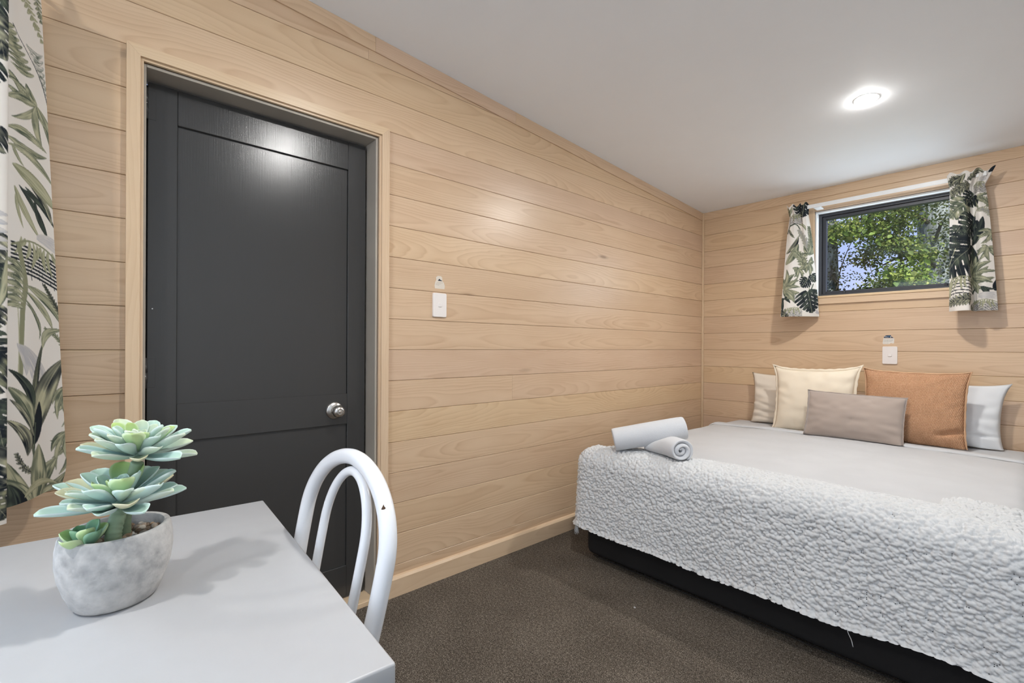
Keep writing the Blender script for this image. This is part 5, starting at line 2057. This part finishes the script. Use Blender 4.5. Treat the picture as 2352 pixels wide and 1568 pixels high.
st2 = catmull([(.992, -3.912, .824), (.990, -3.911, .860), (.994, -3.905, .905), (top_c[0], top_c[1], .945)], 10)
tube('stem', st2, .0088, M_stem, plant, 14)
tube('stem', [(1.034, -3.958, .824), (1.034, -3.958, .838)], .005, M_stem, plant, 10)

# ------------------------------------------------------------------ outside the back window
slab('ground', [(-14, .6, -.9), (14, .6, -.9), (14, 30, -.9), (-14, 30, -.9)], [(-14, .6, -.6), (14, .6, -.6), (14, 30, -.6), (-14, 30, -.6)],
     plain('lawn', srgb(84, 108, 52), .9, var=.2, scale=3))


def mat_bark():
    s = NT('grey_bark')
    o = s.xyz(s.coord())
    rid = s.noise(s.comb(s.math('MULTIPLY', o[0], 16.0), s.math('MULTIPLY', o[1], 16.0), s.math('MULTIPLY', o[2], 2.6)), 1.0, 5.0, 0.65)
    s.set(s.ramp(rid, [(.35, srgb(58, 62, 60)), (.5, srgb(112, 120, 118)), (.66, srgb(160, 168, 166))]), .9, 0, .1)
    s.bump(rid, .9, .03)
    return s.m


M_bark = mat_bark()
M_twig = plain('dark_twig', srgb(58, 52, 44), .9)


def mat_leaves(name, stops):
    s = NT(name)
    at = s.n('Attribute', attribute_name='print')
    s.set(at.outputs['Color'], .55, 0, .3)
    tr = s.n('BsdfTranslucent')
    s.t.links.new(at.outputs['Color'], tr.inputs[0])
    ms = s.n('MixShader')
    ms.inputs[0].default_value = .5
    s.t.links.new(s.b.outputs[0], ms.inputs[1])
    s.t.links.new(tr.outputs[0], ms.inputs[2])
    s.t.links.new(ms.outputs[0], s.o.inputs[0])
    return s.m


M_fol = mat_leaves('tree_leaves', None)


def leaf_cloud(blobs, seed, size=(.036, .068)):
    """leaves hung in layered sprays; blobs = (centre, radii, count, brightness)"""
    rs = np.random.RandomState(seed)
    V, F_, C = [], [], []
    for (c, rad, n, br) in blobs:
        ns = max(3, n // 9)                                   # sprays in this blob
        sc_ = rs.normal(size=(ns, 3))
        sc_ /= np.linalg.norm(sc_, axis=1)[:, None]
        sc_ = np.array(c) + sc_ * np.array(rad) * (rs.rand(ns, 1) ** .45)
        for k in range(n):
            p_ = sc_[k % ns] + rs.normal(size=3) * np.array([.10, .10, .055])
            L = rs.uniform(*size)
            w = L * rs.uniform(.30, .42)
            az, dr = rs.rand() * 2 * pi, rs.uniform(.1, 1.1)
            d = np.array([cos(az) * cos(dr), sin(az) * cos(dr), -sin(dr)])
            up = np.array([cos(az) * sin(dr), sin(az) * sin(dr), cos(dr)]) + rs.normal(size=3) * .35
            sd = np.cross(up, d)
            sd /= np.linalg.norm(sd)
            nn = np.cross(d, sd)
            b = len(V)
            V += [p_, p_ + d * L * .35 + sd * w + nn * .012, p_ + d * L * .72 + sd * w * .72 + nn * .008, p_ + d * L, p_ + d * L * .72 - sd * w * .72 + nn * .008, p_ + d * L * .35 - sd * w + nn * .012, p_ + d * L * .5 - nn * .004]
            F_ += [(b, b + 1, b + 6), (b + 1, b + 2, b + 6), (b + 2, b + 3, b + 6), (b + 3, b + 4, b + 6), (b + 4, b + 5, b + 6), (b + 5, b, b + 6)]
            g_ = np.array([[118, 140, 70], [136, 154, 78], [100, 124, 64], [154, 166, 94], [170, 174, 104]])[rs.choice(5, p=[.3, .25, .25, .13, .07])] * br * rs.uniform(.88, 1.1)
            C += [srgb(*np.clip(g_, 0, 255))] * 7
    return np.array(V), np.array(F_), np.array(C)


tree = empty('broadleaf_tree', (.70, 8.75, -.6), 'tall tree with thick grey trunk and green leaves outside the back window', 'tree')
trk = catmull([(.86, 8.85, -.6), (.70, 8.80, .6), (.60, 8.74, 1.8), (.54, 8.68, 3.0), (.46, 8.62, 4.2), (.42, 8.6, 5.6)], 10)
tube('trunk', trk, np.interp(trk[:, 2], [-.6, 0, 1.5, 3, 5.6], [.46, .38, .32, .27, .22]), M_bark, tree, 28)
for pts, r0 in (([(.50, 8.62, 3.6), (.2, 7.6, 3.75), (-.1, 6.6, 3.55), (-.35, 6.0, 3.3)], .05),
                ([(.56, 8.66, 2.7), (.45, 7.6, 2.9), (.3, 6.7, 2.75), (.15, 6.1, 2.55)], .045),
                ([(.62, 8.7, 1.9), (.6, 7.8, 2.25), (.5, 7.0, 2.35), (.3, 6.4, 2.25)], .04),
                ([(.5, 8.6, 3.2), (.7, 7.7, 3.4), (.75, 7.0, 3.3)], .04)):
    P_ = catmull(pts, 8)
    tube('branch', P_, np.linspace(r0, .012, len(P_)), M_twig, tree, 8)
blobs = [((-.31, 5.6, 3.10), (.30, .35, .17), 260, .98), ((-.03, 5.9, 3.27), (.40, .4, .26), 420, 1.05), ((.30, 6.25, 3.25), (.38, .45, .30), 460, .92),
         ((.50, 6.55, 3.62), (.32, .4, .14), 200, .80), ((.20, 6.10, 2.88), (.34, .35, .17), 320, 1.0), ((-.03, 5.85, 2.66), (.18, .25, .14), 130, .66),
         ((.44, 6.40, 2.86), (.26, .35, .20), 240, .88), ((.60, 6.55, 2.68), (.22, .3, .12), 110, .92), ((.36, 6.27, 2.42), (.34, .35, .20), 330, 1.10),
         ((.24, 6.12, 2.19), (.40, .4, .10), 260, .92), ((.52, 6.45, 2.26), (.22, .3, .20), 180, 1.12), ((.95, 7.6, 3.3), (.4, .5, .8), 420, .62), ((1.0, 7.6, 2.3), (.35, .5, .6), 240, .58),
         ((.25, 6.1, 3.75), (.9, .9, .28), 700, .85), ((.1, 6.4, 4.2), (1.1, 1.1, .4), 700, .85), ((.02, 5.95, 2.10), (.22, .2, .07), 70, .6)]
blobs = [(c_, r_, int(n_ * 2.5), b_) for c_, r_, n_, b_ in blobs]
lv, lf, lc = leaf_cloud(blobs, 11)
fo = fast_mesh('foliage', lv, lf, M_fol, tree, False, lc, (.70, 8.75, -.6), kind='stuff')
# the largest leaves nearest the window, one by one
nv_, nf_, nc_ = leaf_cloud([((-.33, 5.4, 3.08), (.26, .15, .12), 40, 1.05), ((.02, 5.6, 3.16), (.30, .2, .2), 50, 1.08), ((.62, 6.2, 2.72), (.18, .15, .13), 40, 1.0), ((.42, 6.0, 2.38), (.22, .2, .15), 50, 1.15)], 23, (.085, .125))
for k in range(0, len(nv_), 7):
    v_ = nv_[k:k + 7]
    o = fast_mesh('leaf', v_, nf_[:6] * 1, M_fol, tree, False, nc_[k:k + 7], (.70, 8.75, -.6))
tree2 = empty('ivy_covered_tree', (-.60, 6.02, -.6), 'dark ivy-covered trunk at the left edge of the back window view', 'tree')
t2 = catmull([(-.52, 6.05, -.6), (-.57, 6.0, 1.4), (-.585, 5.98, 2.6), (-.62, 5.96, 3.6), (-.7, 5.95, 4.6)], 8)
tube('trunk', t2, np.interp(t2[:, 2], [-.6, 2, 4.6], [.20, .125, .10]), M_bark, tree2, 18)
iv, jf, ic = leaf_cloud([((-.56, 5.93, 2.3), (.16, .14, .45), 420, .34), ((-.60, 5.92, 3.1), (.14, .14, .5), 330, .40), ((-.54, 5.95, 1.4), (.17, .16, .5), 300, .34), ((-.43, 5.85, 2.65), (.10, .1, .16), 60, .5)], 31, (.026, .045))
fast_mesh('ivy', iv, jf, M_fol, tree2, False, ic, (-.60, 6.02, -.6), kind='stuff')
for pts, r0 in (([(-.50, 5.86, 2.0), (-.44, 5.84, 2.25), (-.36, 5.80, 2.6), (-.22, 5.76, 2.95), (-.10, 5.74, 3.15)], .011),
                ([(-.48, 5.86, 2.0), (-.30, 5.8, 2.06), (-.05, 5.8, 2.03)], .005), ([(.02, 5.8, 2.6), (.06, 5.82, 2.38), (.18, 5.86, 2.2)], .005)):
    P_ = catmull(pts, 8)
    tube('twig', P_, np.linspace(r0, .004, len(P_)), M_twig, tree2, 7)
tw, tf, tcol = leaf_cloud([((-.14, 5.75, 2.37), (.16, .1, .05), 26, .5), ((-.40, 5.8, 2.5), (.05, .05, .25), 26, .5), ((.0, 5.8, 2.30), (.12, .1, .05), 16, .5)], 37, (.03, .06))
fast_mesh('sprig_leaves', tw, tf, M_fol, tree2, False, tcol, (-.60, 6.02, -.6), kind='stuff')
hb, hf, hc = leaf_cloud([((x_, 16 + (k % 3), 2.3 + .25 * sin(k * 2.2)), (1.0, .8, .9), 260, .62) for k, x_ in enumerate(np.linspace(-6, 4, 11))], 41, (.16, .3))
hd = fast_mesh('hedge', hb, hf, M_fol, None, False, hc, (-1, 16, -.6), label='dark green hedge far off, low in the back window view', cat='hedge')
